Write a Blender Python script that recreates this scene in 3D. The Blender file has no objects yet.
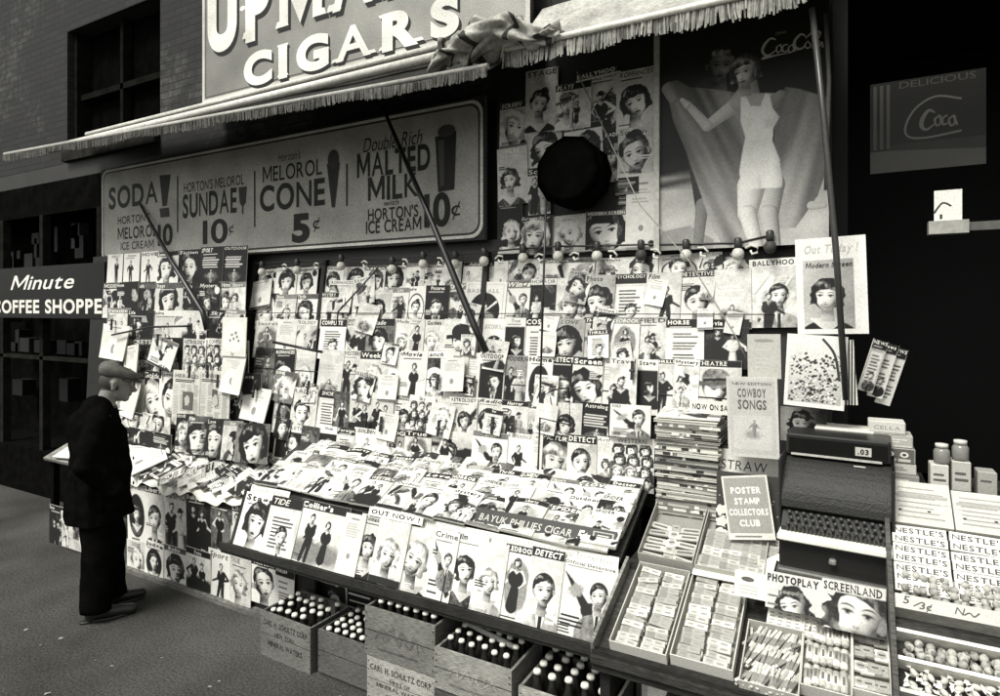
import bpy, math, random
import numpy as np
from mathutils import Vector, Matrix, noise
R = math.radians
sc = bpy.context.scene
COL = sc.collection
# ------------------------------------------------------------------ camera, sky, sun, exposure
CZ, YAW, FPX, PX0, PY0 = 2.05, 29.0, 620.0, 500.0, 310.0
cd = bpy.data.cameras.new('camera'); cam = bpy.data.objects.new('camera', cd); COL.objects.link(cam)
cam.location = (0, 0, CZ); cam.rotation_euler = (R(90), 0, R(YAW))
cd.sensor_width = 36; cd.lens = FPX/1000*36; cd.shift_y = -0.038; cd.clip_start = 0.05; cd.clip_end = 500
sc.camera = cam
SUN_EL, SUN_AZ = 54.0, 196.0         # azimuth the light comes from, clockwise from +Y (200 = behind the camera, a little to its left)
wd = bpy.data.worlds.new('World'); sc.world = wd; wd.use_nodes = True
nt = wd.node_tree; bg = nt.nodes['Background']
sky = nt.nodes.new('ShaderNodeTexSky'); sky.sky_type = 'NISHITA'; sky.sun_disc = False
sky.sun_elevation = R(SUN_EL); sky.sun_rotation = R(SUN_AZ); sky.dust_density = 3
hs = nt.nodes.new('ShaderNodeHueSaturation'); hs.inputs['Saturation'].default_value = 0.0   # black and white film
nt.links.new(sky.outputs[0], hs.inputs['Color']); nt.links.new(hs.outputs[0], bg.inputs['Color'])
bg.inputs['Strength'].default_value = 0.06
sl = bpy.data.lights.new('sun', 'SUN'); sun = bpy.data.objects.new('sun', sl); COL.objects.link(sun)
sl.energy = 1.5; sl.angle = R(22); sl.color = (1, .985, .94)
sd = Vector((math.sin(R(SUN_AZ))*math.cos(R(SUN_EL)), math.cos(R(SUN_AZ))*math.cos(R(SUN_EL)), math.sin(R(SUN_EL))))
sun.rotation_euler = sd.to_track_quat('Z', 'Y').to_euler(); sun.location = (-3, -6, 9)
sc.view_settings.view_transform = 'Standard'; sc.view_settings.look = 'None'
sc.view_settings.gamma = 1; sc.view_settings.use_curve_mapping = False
sc.view_settings.exposure = 1.42

# ------------------------------------------------------------------ pixel of the photograph -> point on a real plane
_s, _c = math.sin(R(YAW)), math.cos(R(YAW))
CAM = Vector((0, 0, CZ))
def ray(px, py):
    a = (px-PX0)/FPX; b = (PY0-py)/FPX
    return Vector((-_s+a*_c, _c+a*_s, b))
class Plane:
    def __init__(s, p0, v, u=(1, 0, 0)):
        s.p = Vector(p0); s.u = Vector(u).normalized(); s.v = Vector(v).normalized(); s.n = s.u.cross(s.v)
    def hit(s, px, py):
        d = ray(px, py); return CAM + d*((s.p-CAM).dot(s.n)/d.dot(s.n))
    def uv(s, px, py):
        q = s.hit(px, py)-s.p; return (q.dot(s.u), q.dot(s.v))
    def at(s, u, v, n=0): return s.p+s.u*u+s.v*v+s.n*n
    def rect(s, x0, y0, x1, y1):
        xm, ym = (x0+x1)/2, (y0+y1)/2
        return s.uv(x0, ym)[0], s.uv(xm, y1)[1], s.uv(x1, ym)[0], s.uv(xm, y0)[1]
    def M(s, u, v, n=0, rot=0, tu=0, tv=0):
        B = Matrix((s.u, s.v, s.n)).transposed().to_4x4()
        return Matrix.Translation(s.at(u, v, n)) @ B @ Matrix.Rotation(rot, 4, 'Z') @ Matrix.Rotation(tu, 4, 'X') @ Matrix.Rotation(tv, 4, 'Y')

# ------------------------------------------------------------------ materials
def g(v): return (v, v*.985, v*.875)
def mat(name, base=None, rough=.6, spec=.3, noise_scale=60, noise_amt=.25, attr=True, metallic=0, bump=0, stretch=(1, 1, 1), coarse=None, coat=0):
    m = bpy.data.materials.new(name); m.use_nodes = True
    n = m.node_tree.nodes; L = m.node_tree.links; b = n['Principled BSDF']
    b.inputs['Roughness'].default_value = rough; b.inputs['Specular IOR Level'].default_value = spec
    b.inputs['Metallic'].default_value = metallic; b.inputs['Coat Weight'].default_value = coat
    tc = n.new('ShaderNodeTexCoord'); mp = n.new('ShaderNodeMapping'); mp.inputs['Scale'].default_value = stretch
    L.new(tc.outputs['Object'], mp.inputs['Vector'])
    if attr:
        c = n.new('ShaderNodeAttribute'); c.attribute_name = 'Col'; src = c.outputs['Color']
    else:
        c = n.new('ShaderNodeRGB'); c.outputs[0].default_value = (*base, 1); src = c.outputs[0]
    tx = n.new('ShaderNodeTexNoise'); tx.inputs['Scale'].default_value = noise_scale; tx.inputs['Detail'].default_value = 4
    L.new(mp.outputs[0], tx.inputs['Vector'])
    mr = n.new('ShaderNodeMapRange'); mr.inputs['From Min'].default_value = .3; mr.inputs['From Max'].default_value = .7
    mr.inputs['To Min'].default_value = 1-noise_amt; mr.inputs['To Max'].default_value = 1+noise_amt*.35
    L.new(tx.outputs['Fac'], mr.inputs['Value'])
    mx = n.new('ShaderNodeVectorMath'); mx.operation = 'SCALE'; L.new(src, mx.inputs[0]); L.new(mr.outputs[0], mx.inputs['Scale'])
    out = mx.outputs[0]
    if coarse:
        t2 = n.new('ShaderNodeTexNoise'); t2.inputs['Scale'].default_value = coarse[0]; t2.inputs['Detail'].default_value = 5
        L.new(tc.outputs['Object'], t2.inputs['Vector'])
        m2 = n.new('ShaderNodeMapRange'); m2.inputs['From Min'].default_value = .35; m2.inputs['From Max'].default_value = .65
        m2.inputs['To Min'].default_value = 1-coarse[1]; m2.inputs['To Max'].default_value = 1+coarse[1]*.6
        L.new(t2.outputs['Fac'], m2.inputs['Value'])
        x2 = n.new('ShaderNodeVectorMath'); x2.operation = 'SCALE'; L.new(out, x2.inputs[0]); L.new(m2.outputs[0], x2.inputs['Scale']); out = x2.outputs[0]
    L.new(out, b.inputs['Base Color'])
    if bump:
        bp = n.new('ShaderNodeBump'); bp.inputs['Strength'].default_value = bump; bp.inputs['Distance'].default_value = .01
        L.new(tx.outputs['Fac'], bp.inputs['Height']); L.new(bp.outputs[0], b.inputs['Normal'])
    return m
def brick_mat():
    m = bpy.data.materials.new('brickwork'); m.use_nodes = True
    n = m.node_tree.nodes; L = m.node_tree.links; b = n['Principled BSDF']; b.inputs['Roughness'].default_value = .9
    tc = n.new('ShaderNodeTexCoord'); sp = n.new('ShaderNodeSeparateXYZ'); cb = n.new('ShaderNodeCombineXYZ')
    L.new(tc.outputs['Object'], sp.inputs[0]); L.new(sp.outputs['X'], cb.inputs['X']); L.new(sp.outputs['Z'], cb.inputs['Y'])
    br = n.new('ShaderNodeTexBrick'); br.inputs['Scale'].default_value = 1; br.inputs['Brick Width'].default_value = .2; br.inputs['Row Height'].default_value = .067
    br.inputs['Mortar Size'].default_value = .006; br.inputs['Color1'].default_value = (*g(.05), 1); br.inputs['Color2'].default_value = (*g(.028), 1); br.inputs['Mortar'].default_value = (*g(.012), 1)
    L.new(cb.outputs[0], br.inputs['Vector'])
    tx = n.new('ShaderNodeTexNoise'); tx.inputs['Scale'].default_value = 14; tx.inputs['Detail'].default_value = 6; L.new(tc.outputs['Object'], tx.inputs['Vector'])
    mr = n.new('ShaderNodeMapRange'); mr.inputs['From Min'].default_value = .3; mr.inputs['From Max'].default_value = .7; mr.inputs['To Min'].default_value = .3; mr.inputs['To Max'].default_value = 1.5
    t2 = n.new('ShaderNodeTexNoise'); t2.inputs['Scale'].default_value = .9; t2.inputs['Detail'].default_value = 5; L.new(tc.outputs['Object'], t2.inputs['Vector']); ml = n.new('ShaderNodeMath'); ml.operation = 'MULTIPLY_ADD'; ml.inputs[1].default_value = 2.4; ml.inputs[2].default_value = -.85; L.new(t2.outputs['Fac'], ml.inputs[0]); ma = n.new('ShaderNodeMath'); ma.operation = 'MULTIPLY'; ma.inputs[1].default_value = 1.6; ma.use_clamp = False; L.new(ml.outputs[0], ma.inputs[0]); m3 = n.new('ShaderNodeMath'); m3.operation = 'MULTIPLY'; L.new(ma.outputs[0], m3.inputs[0]); L.new(tx.outputs['Fac'], m3.inputs[1])
    L.new(m3.outputs[0], mr.inputs['Value'])
    mx = n.new('ShaderNodeVectorMath'); mx.operation = 'SCALE'; L.new(br.outputs['Color'], mx.inputs[0]); L.new(mr.outputs[0], mx.inputs['Scale']); L.new(mx.outputs[0], b.inputs['Base Color'])
    bp = n.new('ShaderNodeBump'); bp.inputs['Strength'].default_value = .6; bp.inputs['Distance'].default_value = .01; L.new(br.outputs['Fac'], bp.inputs['Height']); bp.invert = True; L.new(bp.outputs[0], b.inputs['Normal'])
    return m
PRINT = mat('printed_paper', rough=.5, spec=.25, noise_scale=170, noise_amt=.22, coarse=(9, .06))
PAINT = mat('painted_surface', rough=.55, spec=.3, noise_scale=40, noise_amt=.25, coarse=(3, .15))
ENAMEL = mat('enamel_sign', rough=.6, spec=.2, noise_scale=120, noise_amt=.35, coarse=(2.5, .22))
WOOD = mat('rough_wood', rough=.8, spec=.15, noise_scale=30, noise_amt=.55, stretch=(1, 1, 9), bump=.4, coarse=(4, .3))
CLOTH = mat('wool_cloth', rough=1.0, spec=.0, noise_scale=220, noise_amt=.5, bump=.3, coarse=(10, .3))
CANVAS = mat('awning_canvas', rough=.9, spec=.1, noise_scale=50, noise_amt=.35, bump=.2, coarse=(5, .3))
METAL = mat('black_metal', rough=.38, spec=.5, noise_scale=80, noise_amt=.3)
GLASS = mat('dark_bottle_glass', rough=.12, spec=.5, noise_scale=40, noise_amt=.1)
SKIN = mat('skin', rough=.6, spec=.3, noise_scale=90, noise_amt=.15)
PAVE = mat('pavement', base=g(.072), attr=False, rough=.9, spec=.15, noise_scale=75, noise_amt=.65, bump=.4, coarse=(1.3, .4))
BRICK = brick_mat()

# ------------------------------------------------------------------ mesh builder (every face carries its own colour)
class MB:
    def __init__(s): s.v = []; s.f = []; s.c = []; s.sm = []; s.xf = None; s.bulk = []
    def vs(s, pts):
        i = len(s.v)
        for p in pts:
            p = Vector(p); s.v.append(tuple(s.xf @ p) if s.xf else tuple(p))
        return i
    def poly(s, pts, col, sm=False):
        i = s.vs(pts); s.f.append(tuple(range(i, i+len(pts)))); s.c.append(col); s.sm.append(sm)
    def grid(s, rows, col, close=False, sm=True, caps=False):
        n = len(rows[0]); i = s.vs([p for r in rows for p in r])
        for a in range(len(rows)-1):
            for b in range(n if close else n-1):
                b2 = (b+1) % n
                s.f.append((i+a*n+b, i+a*n+b2, i+(a+1)*n+b2, i+(a+1)*n+b)); s.c.append(col[a] if isinstance(col, list) else col); s.sm.append(sm)
        if caps:
            c0 = col[0] if isinstance(col, list) else col; c1 = col[-1] if isinstance(col, list) else col
            s.f.append(tuple(i+b for b in reversed(range(n)))); s.c.append(c0); s.sm.append(False)
            s.f.append(tuple(i+(len(rows)-1)*n+b for b in range(n))); s.c.append(c1); s.sm.append(False)
    def box(s, x0, x1, y0, y1, z0, z1, col, bev=0, cols=None):
        cc = cols or {}
        if bev:
            b = bev
            def ring(z, i): return [(x0+i+b, y0+i, z), (x1-i-b, y0+i, z), (x1-i, y0+i+b, z), (x1-i, y1-i-b, z), (x1-i-b, y1-i, z), (x0+i+b, y1-i, z), (x0+i, y1-i-b, z), (x0+i, y0+i+b, z)]
            s.grid([ring(z0, b), ring(z0+b, 0), ring(z1-b, 0), ring(z1, b)], col, close=True, sm=False, caps=True); return
        P = [(x0, y0, z0), (x1, y0, z0), (x1, y1, z0), (x0, y1, z0), (x0, y0, z1), (x1, y0, z1), (x1, y1, z1), (x0, y1, z1)]
        for k, q in (('-z', (3, 2, 1, 0)), ('+z', (4, 5, 6, 7)), ('-y', (0, 1, 5, 4)), ('+x', (1, 2, 6, 5)), ('+y', (2, 3, 7, 6)), ('-x', (3, 0, 4, 7))):
            s.poly([P[a] for a in q], cc.get(k, col))
    def tube(s, path, r, col, n=8):
        path = [Vector(p) for p in path]; rows = []; up = Vector((.13, .31, .94))
        for i, p in enumerate(path):
            d = (path[min(i+1, len(path)-1)]-path[max(i-1, 0)]).normalized()
            a = d.cross(up)
            if a.length < .1: a = d.cross(Vector((1, 0, 0)))
            a.normalize(); b = d.cross(a); rr = r[i] if isinstance(r, (list, tuple)) else r
            rows.append([p+a*rr*math.cos(t*2*math.pi/n)+b*rr*math.sin(t*2*math.pi/n) for t in range(n)])
        s.grid(rows, col, close=True, caps=True)
    def lathe(s, prof, col, c=(0, 0, 0), n=12, caps=True):
        c = Vector(c)
        s.grid([[c+Vector((r*math.cos(t*2*math.pi/n), r*math.sin(t*2*math.pi/n), z)) for t in range(n)] for r, z in prof], col, close=True, caps=caps)
    def ball(s, c, rx, ry, rz, col, n=12, m=8):
        s.grid([[(c[0]+rx*math.sin(a)*math.cos(t*2*math.pi/n), c[1]+ry*math.sin(a)*math.sin(t*2*math.pi/n), c[2]-rz*math.cos(a)) for t in range(n)]
                for a in [max(.04, min(math.pi-.04, math.pi*k/m)) for k in range(m+1)]], col, close=True, caps=True)
    def mesh(s, name):
        me = bpy.data.meshes.new(name); V = [np.array(s.v, dtype=np.float64).reshape(-1, 3)]; nv = len(s.v)
        li = [np.array([i for f in s.f for i in f], dtype=np.int64)]; ln = [np.array([len(f) for f in s.f], dtype=np.int64)]; sm = [np.array(s.sm, dtype=bool)]
        cc = []
        for f, c in zip(s.f, s.c): cc += c if isinstance(c, list) else [c]*len(f)
        cl = [np.array(cc, dtype=np.float64).reshape(-1, 3)]
        for bv, bf, bc in s.bulk:
            V.append(bv); li.append((bf+nv).reshape(-1)); ln.append(np.full(len(bf), 4)); sm.append(np.ones(len(bf), bool)); cl.append(bc[bf.reshape(-1)]); nv += len(bv)
        V, li, ln, sm, cl = (np.concatenate(q) for q in (V, li, ln, sm, cl))
        me.vertices.add(len(V)); me.vertices.foreach_set('co', V.reshape(-1).astype(np.float32)); me.loops.add(len(li)); me.loops.foreach_set('vertex_index', li.astype(np.int32))
        me.polygons.add(len(ln)); me.polygons.foreach_set('loop_start', (np.cumsum(ln)-ln).astype(np.int32)); me.polygons.foreach_set('use_smooth', sm)
        at = me.color_attributes.new('Col', 'FLOAT_COLOR', 'CORNER'); at.data.foreach_set('color', np.concatenate([cl, np.ones((len(cl), 1))], 1).reshape(-1).astype(np.float32))
        me.update(calc_edges=True); me.validate(); return me
    def build(s, name, material, parent=None, M=None, origin=None):
        """one mesh object; origin moves the object's origin to that point"""
        if origin is not None:
            o3 = Vector(origin); s.v = [tuple(Vector(p)-o3) for p in s.v]; M = Matrix.Translation(o3)
        me = s.mesh(name); me.materials.append(material); o = bpy.data.objects.new(name, me); COL.objects.link(o)
        if parent: o.parent = parent
        if M is not None: o.matrix_world = M; 
        if parent and M is not None: o.matrix_basis = parent_inv(parent) @ M
        return o
def parent_inv(p): return p.matrix_basis.inverted()
def tag(o, label, cat, group=None):
    o['label'] = label; o['category'] = cat
    if group: o['group'] = group
    return o
def kind(o, k): o['kind'] = k; return o
def thing(name, label, cat, loc=(0, 0, 0), rz=0, group=None):
    o = bpy.data.objects.new(name, None); COL.objects.link(o); o.empty_display_size = .05
    o.matrix_basis = Matrix.Translation(loc) @ Matrix.Rotation(rz, 4, 'Z'); return tag(o, label, cat, group)
def dup(root, M, label=None, group=None):
    r = root.copy(); COL.objects.link(r); r.matrix_basis = M
    if label: r['label'] = label
    if group: r['group'] = group
    for ch in list(root.children):
        c = ch.copy(); COL.objects.link(c); c.parent = r
    return r
ORD = 'first second third fourth fifth sixth seventh eighth ninth tenth eleventh twelfth thirteenth fourteenth fifteenth sixteenth seventeenth eighteenth nineteenth twentieth'.split()
def nth(i):
    if i < 20: return ORD[i]
    n = i+1; return '%d%s' % (n, {1: 'st', 2: 'nd', 3: 'rd'}.get(n % 10, 'th') if n % 100 not in (11, 12, 13) else 'th')

# ------------------------------------------------------------------ lettering
_gl = {}; CAPH = .73
def glyph(ch, bold, res=2):
    if ch in 'WNKA&$': bold *= .35
    k = (ch, bold, res)
    if ch == 'M' and k not in _gl:                     # the font's M closes up when emboldened: drawn by hand
        t = .085+1.6*bold; w = .74+bold*2; H = CAPH; q = H-2.0*t; m = .3*H; _gl[k] = ([[(0, 0), (t, 0), (t, q), (0, H)], [(w-t, 0), (w, 0), (w, H), (w-t, q)], [(0, H), (t, q), (w/2, m-1.3*t), (w/2, m+.35*t), (t*1.25, H)], [(w, H), (w-t*1.25, H), (w/2, m+.35*t), (w/2, m-1.3*t), (w-t, q)]], w)
    if k not in _gl:
        cu = bpy.data.curves.new('letter', 'FONT'); cu.body = ch; cu.size = 1; cu.offset = bold; cu.resolution_u = res; cu.fill_mode = 'FRONT'
        ob = bpy.data.objects.new('letter', cu); COL.objects.link(ob); dg = bpy.context.evaluated_depsgraph_get()
        oe = ob.evaluated_get(dg); me = oe.to_mesh()
        polys = [[(me.vertices[i].co.x, me.vertices[i].co.y) for i in p.vertices] for p in me.polygons]; oe.to_mesh_clear()
        bpy.data.objects.remove(ob); bpy.data.curves.remove(cu)
        xs = [p[0] for q in polys for p in q] or [0, .22]
        _gl[k] = ([[(x-min(xs), y) for x, y in q] for q in polys], max(xs)-min(xs))
    return _gl[k]
SERIF = {'I': ((.5,), (.5,)), 'N': ((.08,), (.08, .92)), 'M': ((.06, .94), (.06, .94)), 'A': ((.04, .96), ()), 'R': ((.1, .95), (.1,)), 'P': ((.12,), (.12,)), 'U': ((), (.08, .92)),
         'T': ((.5,), ()), 'H': ((.08, .92), (.08, .92)), 'K': ((.08, .92), (.08, .92)), 'L': ((.1,), (.1,)), 'E': ((.1,), (.1,)), 'F': ((.1,), (.1,)), 'D': ((.1,), (.1,)), 'B': ((.1,), (.1,))}
def layout(s, bold=0, sp=.1, serif=False, res=2):
    out = []; x = 0
    for ch in s:
        if ch == ' ': x += .33; continue
        P, w = glyph(ch, bold, res)
        for q in P: out.append([(x+a, b) for a, b in q])
        if serif and ch in SERIF:
            bt, tp = SERIF[ch]; e = .14
            for f in bt: out.append([(x+w*f-e, 0), (x+w*f+e, 0), (x+w*f+e*.7, .07), (x+w*f-e*.7, .07)])
            for f in tp: out.append([(x+w*f-e*.7, CAPH-.07), (x+w*f+e*.7, CAPH-.07), (x+w*f+e, CAPH), (x+w*f-e, CAPH)])
            x += .06
        x += w+sp
    return out, max(x-sp, .01)

# ------------------------------------------------------------------ flat printed artwork: outlines in metres on a sheet, stacked a hair apart
STEP = .00007
def clip(pts, cols, W, H):
    for ax, lim, sg in ((0, 0, 1), (0, W, -1), (1, 0, 1), (1, H, -1)):
        op, oc = [], []; n = len(pts)
        for i in range(n):
            a, b = pts[i], pts[(i+1) % n]; da, db = (a[ax]-lim)*sg, (b[ax]-lim)*sg
            if da >= 0: op.append(a); oc.append(cols[i])
            if (da >= 0) != (db >= 0):
                t = da/(da-db); op.append((a[0]+(b[0]-a[0])*t, a[1]+(b[1]-a[1])*t)); oc.append(tuple(p+(q-p)*t for p, q in zip(cols[i], cols[(i+1) % n])))
        pts, cols = op, oc
        if len(pts) < 3: return [], []
    return pts, cols
class Art:
    def __init__(s, w, h, bg=.8): s.w, s.h, s.it, s.L, s.r = w, h, [], 0, None; s.poly([(0, 0), (w, 0), (w, h), (0, h)], bg)
    def poly(s, pts, col, keep=False):
        if not keep: s.L += 1
        cols = [g(c) for c in col] if isinstance(col, (list, tuple)) else [g(col)]*len(pts)
        s.it.append((s.L, list(pts), cols))
    def rect(s, x0, y0, x1, y1, col): s.poly([(x0, y0), (x1, y0), (x1, y1), (x0, y1)], col)
    def ell(s, cx, cy, rx, ry, col, rot=0, n=18, a0=0, a1=360, jit=0, rnd=None):
        pts = []; full = a1-a0 >= 360
        for i in range(n if full else n+1):
            t = R(a0+(a1-a0)*i/n); k = 1+(rnd.uniform(-jit, jit) if jit else 0)
            x, y = rx*math.cos(t)*k, ry*math.sin(t)*k
            pts.append((cx+x*math.cos(rot)-y*math.sin(rot), cy+x*math.sin(rot)+y*math.cos(rot)))
        if isinstance(col, tuple): col = [col[0]+(col[1]-col[0])*(.5+.5*math.cos(R(a0+(a1-a0)*i/n))) for i in range(len(pts))]
        s.poly(pts, col)
    def line(s, pts, wd, col):
        s.L += 1
        for i in range(len(pts)-1):
            a, b = Vector(pts[i]), Vector(pts[i+1]); d = (b-a)
            if d.length < 1e-7: continue
            d.normalize(); w0 = wd[i] if isinstance(wd, list) else wd; w1 = wd[i+1] if isinstance(wd, list) else wd
            n = Vector((-d.y, d.x)); a2, b2 = a-d*w0*.25, b+d*w1*.25
            s.poly([tuple(a2-n*w0/2), tuple(b2-n*w1/2), tuple(b2+n*w1/2), tuple(a2+n*w0/2)], col, keep=True); s.L += .25
    def curve(s, pts, wd, col, n=6):
        out = []; ws = []
        P = [pts[0]]+list(pts)+[pts[-1]]; W = [wd[0]]+list(wd)+[wd[-1]] if isinstance(wd, list) else None
        for i in range(1, len(P)-2):
            for k in range(n):
                t = k/n; q = []
                for a in (0, 1):
                    p0, p1, p2, p3 = P[i-1][a], P[i][a], P[i+1][a], P[i+2][a]
                    q.append(.5*((2*p1)+(-p0+p2)*t+(2*p0-5*p1+4*p2-p3)*t*t+(-p0+3*p1-3*p2+p3)*t**3))
                out.append(tuple(q)); ws.append(W[i]+(W[i+1]-W[i])*t if W else wd)
        out.append(P[-1]); ws.append(W[-1] if W else wd)
        s.line(out, ws, col)
    def text(s, st, x, y, w=None, h=None, col=.02, bold=0, shear=0, sp=.1, serif=False, slope=0):
        P, W = layout(st, bold, sp, serif, 8 if (h or w or 0) > .045 else 2)
        kx = w/W if w else None; ky = h/CAPH if h else None
        kx = kx or ky; ky = ky or kx; s.L += 1; base = s.L
        for q in P: s.L = base+(.9 if serif and len(q) == 4 and min(b for a, b in q)+.07 >= max(b for a, b in q)-1e-4 else 0); s.poly([(x+(a+b*shear)*kx, y+b*ky+a*kx*slope) for a, b in q], col, keep=True)
        s.L = base+1
        return W*kx
    def emit(s, mb, z=0, T=None):
        for L, p, c in s.it:
            p, c = clip(p, c, s.w, s.h)
            if len(p) >= 3: mb.poly([(a-s.w/2, b, z+L*STEP) if T is None else T(a, b, z+L*STEP) for a, b in p], c)
# ------------------------------------------------------------------ printed pictures: tone computed point by point over a fine grid on the sheet
class Ras:
    def __init__(s, w, h, res, seed=0, bg=.8):
        s.w, s.h = w, h; s.nx, s.ny = max(9, int(w/res)+1), max(9, int(h/res)+1); s.px = w/(s.nx-1)
        s.X, s.Y = np.meshgrid(np.linspace(0, w, s.nx), np.linspace(0, h, s.ny)); s.rs = np.random.RandomState(seed % (2**31)); s.I = np.full(s.X.shape, float(bg))
    def noise(s, fx, fy=None, octv=2, X=None, Y=None):
        fy = fy or fx; X = s.X if X is None else X; Y = s.Y if Y is None else Y; out = 0; amp = 1.; tot = 0
        for o in range(octv):
            lat = s.rs.rand(64, 64); x = X*fx*2**o+s.rs.rand()*40; y = Y*fy*2**o+s.rs.rand()*40
            xi, yi = np.floor(x).astype(int), np.floor(y).astype(int); u, v = x-xi, y-yi; u = u*u*(3-2*u); v = v*v*(3-2*v)
            L = lambda a, b: lat[(xi+a) % 64, (yi+b) % 64]
            out = out+amp*((L(0, 0)*(1-u)+L(1, 0)*u)*(1-v)+(L(0, 1)*(1-u)+L(1, 1)*u)*v); tot += amp; amp *= .5
        return out/tot
    def mix(s, m, val): m = np.clip(m, 0, 1); s.I = s.I*(1-m)+val*m
    def ell(s, cx, cy, rx, ry, val, rot=0, soft=None, wob=0):
        c, n = math.cos(rot), math.sin(rot); dx, dy = s.X-cx, s.Y-cy; p = (dx*c+dy*n)/rx; q = (-dx*n+dy*c)/ry; f = np.sqrt(p*p+q*q)
        if wob: f = f+wob*(s.noise(3/max(rx, ry))-.5)
        m = np.clip((1-f)*min(rx, ry)/(soft or s.px)+.5, 0, 1); s.mix(m, val); return m
    def rect(s, x0, y0, x1, y1, val):
        m = np.clip((s.X-x0)/s.px+.5, 0, 1)*np.clip((x1-s.X)/s.px+.5, 0, 1)*np.clip((s.Y-y0)/s.px+.5, 0, 1)*np.clip((y1-s.Y)/s.px+.5, 0, 1); s.mix(m, val)
    def poly(s, pts, val, soft=0):
        m = np.zeros(s.X.shape, bool); n = len(pts)
        for i in range(n):
            (xa, ya), (xb, yb) = pts[i], pts[(i+1) % n]
            if ya == yb: continue
            m ^= ((ya > s.Y) != (yb > s.Y)) & (s.X < (xb-xa)*(s.Y-ya)/(yb-ya)+xa)
        m = m.astype(float)
        for k in range(1+soft):
            q = np.pad(m, 1, 'edge'); m = (q[1:-1, 1:-1]*4+q[:-2, 1:-1]+q[2:, 1:-1]+q[1:-1, :-2]+q[1:-1, 2:])/8
        s.mix(m, val); return m
    def cap(s, p0, p1, r0, r1, val, shade=.45):
        dx, dy = p1[0]-p0[0], p1[1]-p0[1]; L = math.hypot(dx, dy)+1e-9; t = np.clip(((s.X-p0[0])*dx+(s.Y-p0[1])*dy)/L/L, 0, 1); r = r0+(r1-r0)*t
        ox, oy = s.X-p0[0]-dx*t, s.Y-p0[1]-dy*t; d = np.hypot(ox, oy); m = np.clip((r-d)/s.px+.5, 0, 1); nx, ny = ox/r, oy/r; nz = np.sqrt(np.clip(1-nx*nx-ny*ny, 0, 1))
        s.mix(m, val*(1-shade+shade*1.25*np.clip(-.5*nx+.35*ny+.78*nz, 0, 1))); return m
    def lines(s, x0, y0, x1, y1, n, val, th=None):
        dy = (y1-y0)/n
        for i in range(n):
            if s.rs.rand() < .12: continue
            y = y1-dy*(i+.5); e = (th or dy*.25); s.rect(x0+(x1-x0)*s.rs.uniform(0, .06), y-e, x0+(x1-x0)*s.rs.uniform(.7, 1), y+e, val)
    def face(s, cx, cy, k, hair=.03, skin=.85, style='bob', tx=0., tilt=0., cloth=None, lx=-.5, body=True):
        rs = s.rs; c, n = math.cos(tilt), math.sin(tilt); dx, dy = (s.X-cx)/k, (s.Y-cy)/k; p = dx*c+dy*n; q = -dx*n+dy*c; e = s.px/k
        cl = rs.choice([.08, .3, .6, .9]) if cloth is None else cloth
        G = lambda x, y, a, b: np.exp(-((p-x)/a)**2-((q-y)/b)**2)
        sm = lambda f: np.clip(f/(e*1.2)+.5, 0, 1)
        # shoulders and neck
        sh = sm((1-np.hypot(dx/2.5, (dy+4.1)/2.3))*2.3)*body; s.mix(sh, cl*(.65+.5*s.noise(4/k*.6, 1.5/k))*(1-.2*np.clip(dx*-lx, -1, 1)))
        if not body: pass
        elif style == 'man':
            s.mix(sm(.62-np.abs(dx+.05)-.25*np.clip(-dy-1.2, 0, 3))*sm(-dy-.9), .88); s.mix(sm(.17-np.abs(dx+.02))*sm(-dy-1.45), .07)
        else: s.mix(sm(1.25-np.abs(dx)*1.0-np.clip(-dy-1.75, 0, 9)*1.1)*sm(-dy-1.75+.12*np.abs(dx)), skin*(.78-.12*dx))
        s.mix(sm(.46+.12*np.clip(-dy-1.2, 0, 1)-np.abs(dx-tx*.3))*sm(-dy-.5)*sm(dy+1.95), skin*np.clip(.62+.5*dx*(-1 if lx < 0 else 1)*.6-.25*np.exp(-((dy+1.15)/.3)**2), .1, 1))
        wav = (s.noise(2.2/k)-.5)
        st = s.noise(7/k, 2.4/k)*.35+s.noise(2.5/k)*.25+.4*(.5+.5*np.sin(6.5*np.hypot(p*.8+.3, q-.2)+3.5*s.noise(1.4/k)))
        hv = hair*(.35+1.3*st)+.32*(1-hair*.6)*np.exp(-((np.hypot(p+.35, q-.95)-.28)/.16)**2)*(st > .45)*.5+.26*(1-hair)*np.clip((st-.56)*7, 0, 1)
        if style == 'bob': hb = np.maximum(1.2-np.hypot(p*.98, (q-.28)*.95), np.minimum(1.22+.05*np.sin(q*8)-np.abs(p)-.25*np.clip(-q-.3, 0, 1), np.minimum(q+.62+.25*wav, .6-q)))+wav*.22
        elif style == 'wave': hb = np.maximum(1.16-np.hypot(p-.06, (q-.34)*.95), np.minimum(1.24+.1*np.sin(q*9+1)-np.abs(p), np.minimum(q+.75, .6-q)))+wav*.42
        elif style == 'up': hb = np.maximum(1.12-np.hypot(p, (q-.38)*.95), .5-np.hypot(p-.35, q-1.35))+wav*.3
        else: hb = 1.06-np.hypot(p, (q-.36)*.92)
        s.mix(sm(hb), hv)
        if style in ('man', 'up'): s.mix(np.maximum(sm(.24-np.hypot((p+.9)*1.4, q)), sm(.24-np.hypot((p-.9)*1.4, q))), skin*.6)
        # the face itself, modelled in tone
        wx = .86-.36*np.clip(-q-.1, 0, 1)**1.5; f = (p/wx)**2+(q/1.2)**2; nz = np.sqrt(np.clip(1-f, 0, 1)); lam = np.clip(lx*(p-tx*.5)/wx+.35*q+.8*nz, 0, 1.2)
        v = skin*(.40+.68*np.clip(lam*1.25, 0, 1)**.9)
        sg = 1 if lx < 0 else -1
        v = v-.26*skin*(G(-.37+tx, .17, .28, .14)+G(.37+tx, .17, .28, .14))
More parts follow.
